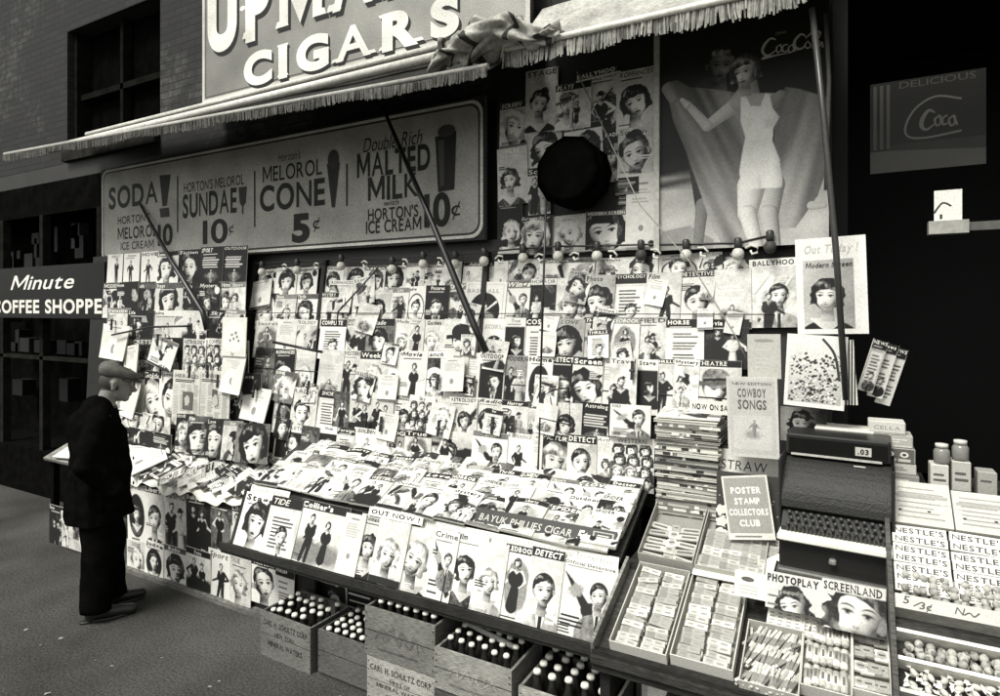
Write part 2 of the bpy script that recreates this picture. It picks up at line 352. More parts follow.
        v = v+.12*G(-.45*sg+tx*.6, -.25, .25, .22)+.05*G(tx*1.3-.03*sg, -.15, .07, .25)+.08*G(tx, .75, .4, .2)
        v = v-.13*skin*G(tx*1.4+.15*sg, -.2, .08, .22)-.36*skin*G(tx*1.4-.07, -.40, .06, .05)-.36*skin*G(tx*1.4+.07, -.40, .06, .05)-.22*skin*G(tx*1.3, -.45, .14, .05)-.22*skin*G(tx*.9, -.87, .2, .05)+.06*G(tx*.9, -1., .15, .07)-.2*skin*G(.62*sg+tx*.3, -.35, .28, .5)
        for a in (-1, 1):
            ex = a*.37+tx*1.05
            v = v+.16*G(ex-.13, .1, .07, .05)+.16*G(ex+.13, .1, .07, .05); v = v*(1-.95*G(ex+tx*.1, .1, .095, .085))*(1-.9*np.exp(-((p-ex)/.22)**4-((q-.175+((p-ex)*.9)**2*.9)/.05)**2)); v = v*(1-.85*np.exp(-((p-ex-a*.03)/.27)**4-((q-.40+((p-ex)**2)*1.1-.10*a*(p-ex))/.042)**2))
        sml = rs.rand() < .45; w_ = .34 if sml else .26; lipq = q+.68-.35*(p-tx*.95)**2*(1 if sml else .3)
        bow_ = .09*np.exp(-((p-tx*.95)/.16)**2); v = v*(1-.88*np.exp(-((p-tx*.95)/w_)**2*1.1-((lipq+.02-bow_*.4)/(.105 if not sml else .13))**2))
        if sml: v = v+.6*np.exp(-((p-tx*.95)/(w_*.66))**4-((lipq)/.042)**2)
        s.mix(sm((1-f)*.6), np.clip(v, .02, .98))
        # front hair / hat
        if style == 'hat':
            hc = .07 if skin < 2 and rs.rand() < .5 else .45
            s.mix(sm(1.05-np.hypot(p*.95, (q-1.0)*1.25)), hc*(.6+.7*s.noise(3/k))); s.mix(sm(.2-np.abs(q-.62-.22*p*(.5 if lx < 0 else -.5)))*sm(1.7-np.abs(p)), hc*.7); s.mix(sm(.09-np.abs(q-.9-.1*p))*sm(.95-np.abs(p)), .04)
        else:
            hl = {'bob': .58-.28*np.abs(p)**2, 'wave': .78-.5*np.abs(p+.25)**1.5, 'up': .92-.5*np.abs(p)**2, 'man': .82-.35*np.abs(p-.2)**2}[style]+wav*.3
            m = sm(q-hl)*sm(hb)
            if style in ('bob', 'wave'): m = np.maximum(m, sm(np.abs(p)-.74-.06*np.sin(q*5))*sm(hb)*sm(q+1.1))
            s.mix(m, hv)
    def figure(s, x, y, h, tone=.06, skin=.8, dress=False, pose=None):
        u = h/8; rs = s.rs; C = lambda a, b, r0, r1, v, sh=.45: s.cap((x+a[0]*u, y+a[1]*u), (x+b[0]*u, y+b[1]*u), r0*u, r1*u, v, sh)
        j = rs.uniform(-1.3, 1.3, 6); x0_ = x; tone = max(.03, tone)
        if dress: C((-.3, 1.2), (-.35+j[0]*.3, .1), .32, .2, skin); C((.3, 1.2), (.4+j[1]*.3, .1), .32, .2, skin); C((0, 4.3), (j[0]*.3, 1.3), .62, .95, tone)
        else: C((-.42, 3.8), (-.55+j[0]*.6, .2), .52, .34, tone*.9); C((.42, 3.8), (.5+j[1]*.6, .2), .52, .34, tone*.9)
        C((0, 5.9), (0, 4.2), .72, .6, tone); C((-.5, 6.1), (.5, 6.1), .36, .36, tone)
        C((-.85, 6.1), (-1.4+j[2], 4.9), .34, .27, skin if dress else tone); C((-1.4+j[2], 4.9), (-1.1+j[3]*1.4, 3.9), .27, .2, skin if dress else tone); C((.85, 6.1), (1.4-j[4], 4.9), .34, .27, skin if dress else tone); C((1.4-j[4], 4.9), (1.1+j[5]*1.4, 4.1), .27, .2, skin if dress else tone)
        if not dress: s.mix(np.clip((.32*u-np.abs(s.X-x)-.2*np.clip(y+6.2*u-s.Y, 0, 9))/s.px+.5, 0, 1)*(s.Y < y+6.4*u)*(s.Y > y+5*u), .85)
        C((0, 6.5), (0, 6.8), .25, .25, skin*.7); s.face(x+j[0]*.1*u, y+7.25*u, .52*u, .03, skin, rs.choice(['man', 'up']) if not dress else rs.choice(['bob', 'wave', 'hat']), rs.uniform(-.2, .2), rs.uniform(-.2, .2), tone, -.5) if u > s.px*2.5 else (s.ell(x, y+7.55*u, .55*u, .5*u, .04), s.ell(x, y+7.2*u, .42*u, .55*u, skin))
    def scene(s, dark, y1=1.):
        W, H, rs = s.w, s.h*y1, s.rs; T = [.04, .07, .14, .3, .55, .85] if dark else [.95, .85, .7, .5, .3, .1]
        s.I[:] = T[1]+(T[3]-T[1])*s.noise(5/W, 4/W, 3)
        for i in range(rs.randint(5, 9)): s.ell(rs.uniform(0, W), rs.uniform(0, H*.9), W*rs.uniform(.1, .34), H*rs.uniform(.05, .2), rs.choice(T)*(.75+.5*s.noise(12/W)), rs.uniform(-1.2, 1.2), W*rs.uniform(.01, .06), .5)
        for i in range(rs.randint(2, 5)):
            x, y, t, l = rs.uniform(0, W), rs.uniform(0, H*.8), rs.uniform(-1.4, 1.4), W*rs.uniform(.2, .6); s.cap((x, y), (x+l*math.cos(t), y+l*math.sin(t)), W*rs.uniform(.015, .06), W*rs.uniform(.005, .03), rs.choice(T), .3)
        if rs.rand() < .55: s.face(W*rs.uniform(.3, .7), H*rs.uniform(.45, .6), W*rs.uniform(.14, .22), .03, .8, rs.choice(['bob', 'man', 'hat', 'wave']), rs.uniform(-.2, .2), rs.uniform(-.5, .5))
        for i in range(rs.randint(1, 3)): s.figure(W*rs.uniform(.15, .85), H*rs.uniform(-.15, .1), H*rs.uniform(.5, .85), rs.choice([.05, .2, .75]), .8, rs.rand() < .45)
    def finish(s, con=1.5, gain=1., lift=.0, grain=1.):
        q = np.pad(s.I, 1, 'edge'); bl = (q[:-2, 1:-1]+q[2:, 1:-1]+q[1:-1, :-2]+q[1:-1, 2:])/4; I = s.I+.55*(s.I-bl)+((s.noise(90)-.5)*.10+s.rs.normal(0, .02, s.I.shape))*grain; I = np.clip((I-.5)*con+.5, 0, 1)*gain+lift; s.A = .018+.80*np.clip(I, 0, 1)**1.15
def lines(a, x0, y0, x1, y1, n, col, rnd, th=None):
    dy = (y1-y0)/n
    for i in range(n):
        if rnd.random() < .12: continue
        y = y1-dy*(i+.5); e = th or dy*.22; a.rect(x0+(x1-x0)*rnd.uniform(0, .06), y-e, x0+(x1-x0)*rnd.uniform(.7, 1), y+e, col)
def ras(a, res=.004, bg=.8, seed=1): a.r = Ras(a.w, a.h, res, seed, bg); return a.r
WORDS = ['True', 'Love', 'Screen', 'Romances', 'Stories', 'Action', 'Western', 'Weekly', 'Adventure', 'Movie', 'Ranch', 'Fiction', 'Sport', 'Outdoor', 'Modern', 'Home', 'Radio', 'Stage', 'Thrills', 'Mystery', 'Dime', 'Short', 'Detective', 'Life', 'Judge', 'Pictures', 'Sky', 'Wings', 'Horror', 'Secrets', 'Star', 'Astrology', 'Complete', 'Science', 'Model', 'Foreign', 'Golden', 'Rangeland']
def title(a, t, rnd, band=None, col=None, y=None):
    W, H = a.w, a.h
    th = min(rnd.uniform(.075, .11)*H, .95*W/max(len(t), 4)); st = rnd.random()
    if rnd.random() < .4: t = t.upper()
    if band is not None: a.r.rect(0, H-th*1.6, W, H, band); col = .85 if band < .45 else .03
    bold = rnd.choice([.005, .015, .03, .04]); nat = layout(t, bold)[1]*th/CAPH; sw = min(W*.9, nat*rnd.choice([.9, 1.1, 1.4, 2.2]))
    a.text(t, (W-sw)/2 if st < .5 else W*.05, (H-th*1.3) if y is None else y, w=sw, h=th, col=col if col is not None else .03, bold=bold, shear=rnd.choice([0, 0, .25]), serif=st > .7)
    if rnd.random() < .5: a.r.lines(W*.1, H-th*2.1, W*.8, H-th*1.75, 1, col if col is not None else .1)
DESC = {'fd': 'dark-haired woman portrait', 'fb': 'fair-haired woman portrait', 'fh': 'woman in a brimmed hat', 'fw': 'bob-haired woman on a white cover', 'md': 'portrait of a man in tie', 'fg': 'one standing figure', 'fgk': 'black-clad figure on white', 'f2': 'two figures side by side',
        'gr': 'many small heads', 'tx': 'panel of printed text', 'sc': 'dark painted scene', 'sl': 'pale painted scene', 'mo': 'large white moon', 'bb': 'baseball batter in a circle', 'ov': 'oval framed portrait', 'dk': 'black cover with text lines', 'dkp': 'black picture of pale head', 'bl': 'nearly blank pale sheet', 'gn': 'long dark diagonal'}
RES = .0042; PALE = False
def cover(code, w, h, t, rnd, res=None):
    W, H = w, h; b0 = rnd.choice([.75, .85, .95]); a = Art(w, h, b0); r = a.r = Ras(w, h, res or RES, rnd.randint(0, 10**8), b0)
    def bg(c0, c1): c0, c1 = (max(c0, .72), max(c1, .66)) if PALE else (c0, c1); r.I[:] = c0+(c1-c0)*(r.X/W*.6+r.Y/H*.4)+(r.noise(6/W, None, 3)-.5)*.16
    con = 1.8
    if code in ('fd', 'fb', 'fh', 'fw'):
        b = rnd.choice([.95, .85, .75, .6, .4, .2]) if code != 'fw' else .9
        if code == 'fb': b = rnd.choice([.1, .2, .4, .75])
        bg(b, b*.8); s = W*rnd.choice([.25, .28, .31] if PALE else [.27, .31, .35, .39, .44]); hair = .03 if code in ('fd', 'fw') else (rnd.choice([.5, .62]) if code == 'fb' else rnd.choice([.03, .4]))
        r.face(W*rnd.uniform(.42, .58), H*rnd.uniform(.40, .47)-(s-.3*W)*.15, s, hair, rnd.choice([.8, .88, .95]), 'hat' if code == 'fh' else rnd.choice(['bob', 'wave', 'bob', 'up'] if code == 'fd' else ['wave', 'bob', 'wave']) if code != 'fw' else 'bob', rnd.uniform(-.22, .22), rnd.uniform(-.4, .4), None, rnd.choice([-.55, -.4, .45]))
        title(a, t, rnd, rnd.choice([None, None, .04, .3]) if b > .3 else None, .03 if b > .3 else .85)
        if rnd.random() < .6: r.lines(W*.06, H*.04, W*.5, H*.14, 3, .05 if b > .3 else .85)
    elif code == 'md':
        b = rnd.choice([.06, .12, .5]); bg(b*1.8, b); r.face(W*.5, H*.45, W*rnd.uniform(.26, .32), .03, .8, 'man', rnd.uniform(-.25, .25), rnd.uniform(-.25, .25)); title(a, t, rnd, .03); r.lines(W*.62, H*.06, W*.96, H*.28, 3, .85)
    elif code in ('fg', 'fgk'):
        b = .93 if code == 'fgk' else rnd.choice([.85, .7, .5, .3]); bg(b, b*.93)
        if code == 'fg': r.ell(W*.5, H*.45, W*.38, H*.36, b*rnd.choice([.5, .75, 1.15]), 0, W*.08, .3)
        r.figure(W*rnd.uniform(.4, .6), H*.05, H*rnd.uniform(.68, .8), .03 if code == 'fgk' else rnd.choice([.05, .15, .4]), .82, code == 'fg' and rnd.random() < .6); title(a, t, rnd, None if code == 'fgk' else rnd.choice([None, .05, .4])); r.lines(W*.06, H*.01, W*.8, H*.05, 1, .05)
    elif code == 'f2':
        b = rnd.choice([.8, .55, .25]); bg(b, b*.75); r.ell(W*.5, H*.2, W*.6, H*.2, b*.5, 0, W*.1, .4)
        r.figure(W*.33, H*.02, H*.76, rnd.choice([.04, .2]), .8); r.figure(W*.66, H*.0, H*.72, rnd.choice([.85, .6, .12]), .88, True); title(a, t, rnd, rnd.choice([None, .04]), .03 if b > .3 else .85)
    elif code == 'gr':
        bg(.5, .3)
        for j in range(4):
            for i in range(3): r.face(W*(.19+.31*i+.04*(j % 2)), H*(.8-.2*j-.06), W*.115, rnd.choice([.03, .03, .4]), rnd.choice([.8, .95]), rnd.choice(['bob', 'man', 'wave']), rnd.uniform(-.2, .2), rnd.uniform(-.2, .2))
        title(a, t, rnd, .88)
    elif code == 'tx':
        b = rnd.choice([.85, .6]); bg(b, b*.95); r.rect(0, H*.82, W, H, .04); title(a, t, rnd, .04); r.rect(W*.12, H*.06, W*.9, H*.76, .85); r.lines(W*.17, H*.1, W*.85, H*.72, 10, .3)
        if rnd.random() < .5: r.face(W*.55, H*.3, W*.17, .05, .9, 'man')
    elif code == 'sc': r.scene(not PALE, .9); title(a, t, rnd, rnd.choice([.03, .03, .85, .3, None]), .85)
    elif code == 'sl': r.scene(False, .9); title(a, t, rnd, rnd.choice([.9, .9, .05, .4, None]), .03)
    elif code == 'mo':
        b = rnd.choice([.3, .5]); bg(b, b*.7); r.ell(W*.48, H*.45, W*.43, W*.46, .95*(.9+.15*r.noise(8/W))); r.face(W*.5, H*.45, W*.17, .04, .85, 'wave', .15, .3, .5); title(a, t, rnd, .85)
    elif code == 'bb':
        bg(.88, .8); r.rect(W*.06, H*.05, W*.94, H*.95, .62); r.rect(W*.08, H*.06, W*.92, H*.94, .86); m = r.ell(W*.5, H*.36, W*.37, W*.39, .06); r.ell(W*.5, H*.22, W*.26, W*.14, .45, 0, W*.04); r.figure(W*.5, H*.12, H*.46, .88, .8); r.cap((W*.58, H*.4), (W*.78, H*.56), W*.02, W*.03, .8); title(a, t, rnd, None, .35, H*.76)
    elif code == 'ov':
        bg(.88, .78); r.ell(W*.5, H*.45, W*.41, H*.38, .05); r.ell(W*.5, H*.45, W*.37, H*.345, rnd.choice([.4, .1, .8])); k = r.I.copy(); r.face(W*.5, H*.48, W*.2, .03, .88, rnd.choice(['bob', 'wave', 'up']), rnd.uniform(-.2, .2), 0, .3); f = ((r.X-W*.5)/(W*.37))**2+((r.Y-H*.45)/(H*.345))**2; r.I = np.where(f < 1, r.I, k); title(a, t, rnd); r.lines(W*.2, H*.01, W*.8, H*.06, 1, .1)
    elif code == 'dk':
        bg(.03, .07); title(a, t, rnd, None, .8); r.lines(W*.1, H*.42, W*.9, H*.74, 5, .75); r.ell(W*.5, H*.2, W*.34, H*.15, .3, 0, W*.1, .5); r.figure(W*.5, -H*.1, H*.5, .5, .8)
    elif code == 'dkp':
        bg(.88, .84); r.rect(W*.05, H*.1, W*.97, H*.8, .015); k = r.I.copy(); r.face(W*.62, H*.48, W*.21, .03, .75, rnd.choice(['man', 'bob']), -.25, .2, .06, .6); r.I = np.where((r.Y > H*.1) & (r.Y < H*.8), r.I, k); title(a, t, rnd); r.lines(W*.06, H*.01, W*.6, H*.06, 1, .1)
    elif code == 'bl':
        bg(.93, .86); r.lines(W*.15, H*.6, W*.85, H*.85, 6, .62); r.rect(W*.3, H*.9, W*.7, H*.93, .4); r.ell(W*.5, H*.3, W*.08, W*.1, .4, 0, W*.02); con = 1.1
    elif code == 'gn':
        bg(.92, .75); r.poly([(W*.05, H*.85), (W*.2, H*.75), (W*.97, H*.12), (W*.85, H*.05), (W*.4, H*.42)], .05, 1); r.ell(W*.3, H*.6, W*.14, H*.09, .5, .4, W*.05, .5); r.ell(W*.55, H*.38, W*.13, H*.1, .08, .6, W*.03, .5); r.face(W*.72, H*.58, W*.15, .04, .85, 'man', -.2, .2, .4); title(a, t, rnd, rnd.choice([None, .35])); r.lines(W*.08, H*.06, W*.5, H*.28, 4, .12)
    if code in ('fd', 'fb', 'fh', 'md', 'fg', 'f2', 'sl', 'sc', 'gn') and rnd.random() < .55:       # small print and a boxed line of type
        x, y = W*rnd.choice([.04, .55]), H*rnd.choice([.02, .3, .62]); d_ = r.I[int(y/H*(r.ny-1)), int(x/W*(r.nx-1))] > .5
        r.lines(x, y, x+W*rnd.uniform(.25, .42), y+H*rnd.uniform(.1, .2), rnd.randint(3, 5), .06 if d_ else .9)
    if rnd.random() < .15: r.ell(W*.85, H*rnd.choice([.08, .78]), W*.11, W*.11, rnd.choice([.05, .9])); 
    if rnd.random() < .3: r.rect(0, 0, W, H*rnd.uniform(.05, .12), rnd.choice([.05, .9, .35]))
    r.finish(con, rnd.uniform(.88, 1.0)); return a
# ------------------------------------------------------------------ sheets and magazines
def sheet(name, label, cat, pl, u0, v0, u1, v1, art, n=0, th=.004, rot=0, tu=0, tv=0, group=None, edge=.7, curl=0, bow=0, slump=0, parent=None):
    """a flat printed thing standing on the plane pl: local x across, y up, z towards the viewer, origin at the middle of its lower edge"""
    mb = MB(); w, h = art.w, art.h; e = g(edge)
    def T(x, y, z):
        f, k = 2*x/w, y/h
        return (x, y, z+bow*(1-f*f)*(.4+.6*k)+slump*k*k+curl*h*max(0, 1-k)**2*(1+.4*f))
    if art.r is None:
        mb.box(-w/2, w/2, 0, h, 0, th, e); art.emit(mb, th)
    else:
        r = art.r; xs = np.linspace(-w/2, w/2, r.nx); ys = np.linspace(0, h, r.ny); Xg, Yg = np.meshgrid(xs, ys); f, k = 2*Xg/w, Yg/h
        Z = th+bow*(1-f*f)*(.4+.6*k)+slump*k*k+curl*h*(1-k)**2*(1+.4*f)
        V = np.stack([Xg, Yg, Z], -1).reshape(-1, 3); idx = np.arange(r.nx*r.ny).reshape(r.ny, r.nx)
        Fq = np.stack([idx[:-1, :-1], idx[:-1, 1:], idx[1:, 1:], idx[1:, :-1]], -1).reshape(-1, 4); A = r.A.reshape(-1)
        mb.bulk.append((V, Fq, np.stack([A, A*.985, A*.9], -1)))
        for it in art.it[1:]:
            L, p, c = it; p, c = clip(p, c, w, h)
            if len(p) >= 3: mb.poly([T(a-w/2, b, th+.0003+L*STEP) for a, b in p], c)
        xs = [-w/2+w*i/8 for i in range(9)]; ysl = [h*i/8 for i in range(9)]
        for i in range(8):
            for (a, b) in (((xs[i], 0), (xs[i+1], 0)), ((xs[i+1], h), (xs[i], h)), ((w/2, ysl[i]), (w/2, ysl[i+1])), ((-w/2, ysl[i+1]), (-w/2, ysl[i]))):
                mb.poly([T(*a, 0), T(*b, 0), T(*b, th), T(*a, th)], e)
        mb.poly([T(-w/2, 0, 0), T(-w/2, h, 0), T(w/2, h, 0), T(w/2, 0, 0)], e)
    o = mb.build(name, PRINT, parent)
    o.matrix_basis = (pl.M((u0+u1)/2, v0, n, rot, tu, tv) if pl is not None else Matrix.Identity(4))
    if label: tag(o, label, cat, group)
    return o
# ------------------------------------------------------------------ the setting
mb = MB(); mb.poly([(-60, -60, 0), (60, -60, 0), (60, 60, 0), (-60, 60, 0)], g(.09)); kind(mb.build('pavement', PAVE), 'structure')
# the facade the stand is built against
WY = 3.55
bld = thing('brick_building', 'soot-dark brick building rising behind the awnings and the big cigar sign', 'building', (-3, WY, 0))
def part(name, mb, material, parent):
    o = mb.build(name, material); o.parent = parent; o.matrix_basis = parent.matrix_basis.inverted(); return o
mb = MB()
mb.box(-6.5, -.05, WY, WY+.4, 0, 3.45, g(.015)); mb.box(-18, -5.62, WY+.002, WY+.4, 3.45, 3.62, g(.03)); part('lower_wall', mb, PAINT, bld)
mb = MB(); mb.box(-5.62, -.05, WY, WY+.4, 3.45, 7.5, g(.2)); mb.box(-18, -7.25, WY, WY+.4, 3.62, 7.5, g(.2)); mb.box(-7.25, -5.62, WY, WY+.4, 5.02, 7.5, g(.2)); part('brick_wall', mb, BRICK, bld)
mb = MB(); mb.box(-7.25, -5.62, WY+.2, WY+.26, 3.62, 5.02, g(.004)); w = part('window', mb, CLOTH, bld)
mb = MB(); mb.box(-7.25, -5.62, WY-.06, WY+.12, 3.62, 3.72, g(.03)); mb.box(-7.25, -5.62, WY+.1, WY+.2, 4.3, 4.36, g(.012)); mb.box(-7.25, -7.18, WY+.06, WY+.2, 3.72, 5.02, g(.012)); mb.box(-6.45, -6.4, WY+.1, WY+.19, 3.72, 5.02, g(.012)); part('window_frame', mb, CLOTH, bld)
mb = MB()                                                    # the deep dark doorway of the shop to the right of the stand
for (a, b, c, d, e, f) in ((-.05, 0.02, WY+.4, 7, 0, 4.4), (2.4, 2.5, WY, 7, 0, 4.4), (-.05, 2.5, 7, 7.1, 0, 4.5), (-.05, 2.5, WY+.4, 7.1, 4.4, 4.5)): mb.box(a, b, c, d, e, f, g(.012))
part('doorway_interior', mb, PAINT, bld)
mb = MB(); mb.box(-.05, 2.5, WY, WY+.4, 4.2, 7.5, g(.15)); mb.box(2.5, 8, WY, WY+.4, 0, 7.5, g(.15)); part('side_wall', mb, BRICK, bld)
# dark shop front at the far left
shop = thing('corner_shop', 'dark shop front with glazed windows at the far left', 'shop', (-8, WY, 0))
mb = MB(); mb.box(-18, -6.5, WY+.5, WY+.6, 0, 3.45, g(.006)); mb.box(-18, -6.5, WY, WY+.1, 3.1, 3.45, g(.006)); mb.box(-18, -6.5, WY-.03, WY+.5, 0, .5, g(.006)); part('wall', mb, CLOTH, shop)
mb = MB()
for x in (-9.6, -8.65, -7.75, -6.62): mb.box(x-.035, x+.035, WY-.02, WY+.06, .5, 3.1, g(.02))
mb.box(-18, -6.5, WY-.02, WY+.05, 2.28, 2.33, g(.025)); mb.box(-18, -6.5, WY-.02, WY+.05, 1.5, 1.54, g(.02)); part('window_frame', mb, CLOTH, shop)
mb = MB(); rnd = random.Random(5)
for i in range(16):
    x = rnd.uniform(-9.4, -6.8); z = rnd.uniform(2.35, 2.9); mb.box(x, x+rnd.uniform(.06, .2), WY+.3, WY+.4, z, z+rnd.uniform(.1, .3), g(rnd.choice([.004, .01, .03])))
for i in range(12):
    x = rnd.uniform(-9.4, -6.8); z = rnd.choice([.6, 1.0, 1.54, 1.9]); mb.box(x, x+rnd.uniform(.06, .25), WY+.25, WY+.4, z, z+rnd.uniform(.1, .3), g(rnd.choice([.003, .006, .015])))
kind(part('window_display', mb, PAINT, shop), 'stuff')
# its hanging sign
pl = Plane((0, 3.38, 0), (0, 0, 1))
u0, v0, u1, v1 = pl.rect(-4, 266, 110, 318); a = Art(u1-u0, v1-v0, .012); h = v1-v0; w_ = u1-u0
a.text('Minute', w_*.2, h*.56, w=w_*.55, col=.85, shear=.3, bold=.01, h=h*.28); a.text('COFFEE SHOPPE', w_*.02, h*.1, w=w_*.96, h=h*.26, col=.8, bold=.03)
sheet('shop_sign', 'black hanging board lettered COFFEE SHOPPE in white', 'sign', pl, u0, v0, u1, v1, a, 0, .05, edge=.02)

# ------------------------------------------------------------------ signs on the wall
def PT(a, pl, o, st, x0, x1, y0, y1, **k):
    """lettering whose left, right, cap line and base line were measured on the sign"""
    ym = (y0+y1)/2; xm = (x0+x1)/2
    ua, ub = pl.uv(x0, ym)[0]-o[0], pl.uv(x1, ym)[0]-o[0]; vt, vb = pl.uv(xm, y0)[1]-o[1], pl.uv(xm, y1)[1]-o[1]
    a.text(st, ua, vb, w=ub-ua, h=vt-vb, **k)
def pp(pl, o, pts): return [(pl.uv(x, y)[0]-o[0], pl.uv(x, y)[1]-o[1]) for x, y in pts]
# cigar sign above the awnings
pl = Plane((0, 3.42, 0), (0, 0, 1)); U0, V0, U1, V1 = -4.75, 3.79, -1.66, 4.95
a = Art(U1-U0, V1-V0, .30); W, H = a.w, a.h
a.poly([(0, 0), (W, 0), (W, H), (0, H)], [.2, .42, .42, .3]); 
for q in ((0, 0, W, .035), (0, 0, .03, H), (W-.03, 0, W, H)): a.rect(*q, .62)
a.line([(.05, .05), (W-.05, .05)], .008, .05); a.line([(.045, .05), (.045, H)], .008, .05)
for st, x0, x1, z0, h in (('CIGARS', -4.23, -2.17, 3.855, .245), ('UPMANN', -4.68, -1.95, 4.235, .5)):
    x = x0-U0; ww = x1-x0
    for dx, dy, c in ((.022, -.03, .02), (.012, -.016, .02), (0, 0, .86)):  # dark offset copies paint a drop shadow beneath the flat white letters
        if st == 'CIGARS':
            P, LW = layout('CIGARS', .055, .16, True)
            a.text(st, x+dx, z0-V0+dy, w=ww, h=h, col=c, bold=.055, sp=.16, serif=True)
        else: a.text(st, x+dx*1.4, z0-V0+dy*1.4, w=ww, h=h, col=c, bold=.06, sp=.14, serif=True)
        # spurs on the round letters
    for fx in (() if st == 'CIGARS' else (.02, .16)):
        a.ell(x+ww*fx, z0-V0+h*.5, .035, .02, .86, n=8)
o = sheet('cigar_sign', 'large painted sign with white drop-shadowed letters reading CIGARS above awning', 'sign', pl, U0, V0, U1, V1, a, 0, .05, edge=.08); o.data.materials[0] = ENAMEL
# ice cream price sign
pl = Plane((0, 3.44, 0), (0, 0, 1)); U0, V0, U1, V1 = -6.35, 2.50, -2.0, 3.42; o_ = (U0, V0)
a = Art(U1-U0, V1-V0, .03); W, H = a.w, a.h
def rr(x0, y0, x1, y1, r, n=6): return [(cx+r*math.cos(R(t0+90*i/n)), cy+r*math.sin(R(t0+90*i/n))) for cx, cy, t0 in ((x1-r, y1-r, 0), (x0+r, y1-r, 90), (x0+r, y0+r, 180), (x1-r, y0+r, 270)) for i in range(n+1)]
a.poly(rr(.015, .015, W-.015, H-.015, .09), .75); a.poly(rr(.035, .035, W-.035, H-.035, .08), .06); a.poly(rr(.05, .05, W-.05, H-.05, .07), .44)
K = dict(col=.025)
PT(a, pl, o_, 'SODA', 112, 161, 184, 206, bold=.03, **K)
PT(a, pl, o_, "HORTON'S", 121, 153, 215, 223, bold=.02, **K); PT(a, pl, o_, 'MELOROL', 121, 160, 226, 238, bold=.02, **K); PT(a, pl, o_, 'ICE CREAM', 124, 157, 241, 249, bold=.01, **K); PT(a, pl, o_, '10', 161, 176, 224, 245, bold=.03, **K)
PT(a, pl, o_, "HORTON'S MELOROL", 187, 247, 179, 189, bold=.01, **K); PT(a, pl, o_, 'SUNDAE', 186, 240, 191, 215, bold=.03, **K); PT(a, pl, o_, '10', 206, 231, 219, 243, bold=.02, **K); PT(a, pl, o_, '¢', 232, 237, 223, 233, **K)
PT(a, pl, o_, 'Horton’s'.replace('’', "'"), 281, 303, 152, 161, shear=.3, **K); PT(a, pl, o_, 'MELOROL', 266, 325, 163, 179, bold=.01, **K); PT(a, pl, o_, 'CONE', 263, 328, 182, 208, bold=.03, **K); PT(a, pl, o_, '5', 295, 313, 214, 241, bold=.05, **K); PT(a, pl, o_, '¢', 316, 323, 216, 229, **K)
PT(a, pl, o_, 'Double Rich', 366, 424, 134, 149, shear=.3, **K); PT(a, pl, o_, 'MALTED', 360, 433, 149, 174, bold=.03, **K); PT(a, pl, o_, 'MILK', 371, 421, 175, 199, bold=.03, **K); PT(a, pl, o_, 'with', 386, 401, 200, 206, shear=.3, **K); PT(a, pl, o_, "HORTON'S", 371, 421, 207, 219, bold=.015, **K); PT(a, pl, o_, 'ICE CREAM', 369, 424, 219, 232, bold=.015, **K); PT(a, pl, o_, '10', 427, 453, 193, 226, bold=.03, **K); PT(a, pl, o_, '¢', 454, 463, 200, 216, **K)
for x, y0, y1 in ((181, 177, 232), (258, 172, 227), (350, 165, 206)): a.line(pp(pl, o_, [(x, y0), (x, y1)]), .015, .03)
a.poly(pp(pl, o_, [(163, 176), (174, 175), (170, 206), (166, 207)]), .04); a.poly(pp(pl, o_, [(163, 209), (172, 208), (173, 217), (164, 218)]), .05)      # soda glass
a.poly(pp(pl, o_, [(242, 188), (250, 187), (249, 203), (246, 208), (243, 203)]), .05); a.line(pp(pl, o_, [(246, 208), (246, 214)]), .015, .05)
a.poly(pp(pl, o_, [(330, 165), (343, 163), (338, 208), (335, 208)]), .035); e = pp(pl, o_, [(336.5, 160)])[0]; a.ell(e[0], e[1], .055, .07, .05)
a.poly(pp(pl, o_, [(438, 138), (459, 132), (457, 190), (441, 193)]), .03); a.poly(pp(pl, o_, [(441, 142), (447, 140), (447, 186), (443, 188)]), .09); e = pp(pl, o_, [(449, 132)])[0]; a.ell(e[0], e[1], .07, .04, .07)
o = sheet('ice_cream_sign', 'wide enamel price sign for sodas, sundaes, cones and malted milk', 'sign', pl, U0, V0, U1, V1, a, 0, .03, edge=.1); o.data.materials[0] = ENAMEL
# bather poster
pl = Plane((0, 3.42, 0), (0, 0, 1)); U0, V0, U1, V1 = pl.rect(661, 8, 829, 246); V1 = 3.62; V0 = 2.375; o_ = (U0, V0)
a = Art(U1-U0, V1-V0, .02); W, H = a.w, a.h
r = ras(a, .0028, .03, 5); q_ = lambda x, y: pp(pl, o_, [(x, y)])[0]
def Q(pts, val, soft=0): return r.poly(pp(pl, o_, pts), val, soft)
def C(p0, p1, r0, r1, v, sh=.3): r.cap(q_(*p0), q_(*p1), r0, r1, v, sh)
nz = r.noise(9, 9, 3); r.I[:] = .012+.02*nz
ysea = q_(700, 172)[1]; r.mix(np.clip((ysea+.02-r.Y)/.04, 0, 1), .16+.5*(r.noise(5, 40, 2)-.35)); r.mix(np.clip((q_(680, 186)[1]-r.Y-.02*(nz-.5))/.03, 0, 1), .62-.35*(r.noise(6, 8, 3)-.3))
Q([(663, 232), (690, 226), (715, 240), (712, 256), (655, 256)], .38*(.8+.5*nz), 1)
C((697, 150), (703, 205), .05, .038, .10); C((703, 205), (699, 244), .034, .026, .30); C((720, 150), (726, 238), .05, .03, .12)                                   # the man's legs
fold = r.noise(17, 1.6, 2, r.X+.45*r.Y, r.Y-.2*r.X); fold2 = r.noise(15, 1.6, 2, r.X-.25*r.Y, r.Y)
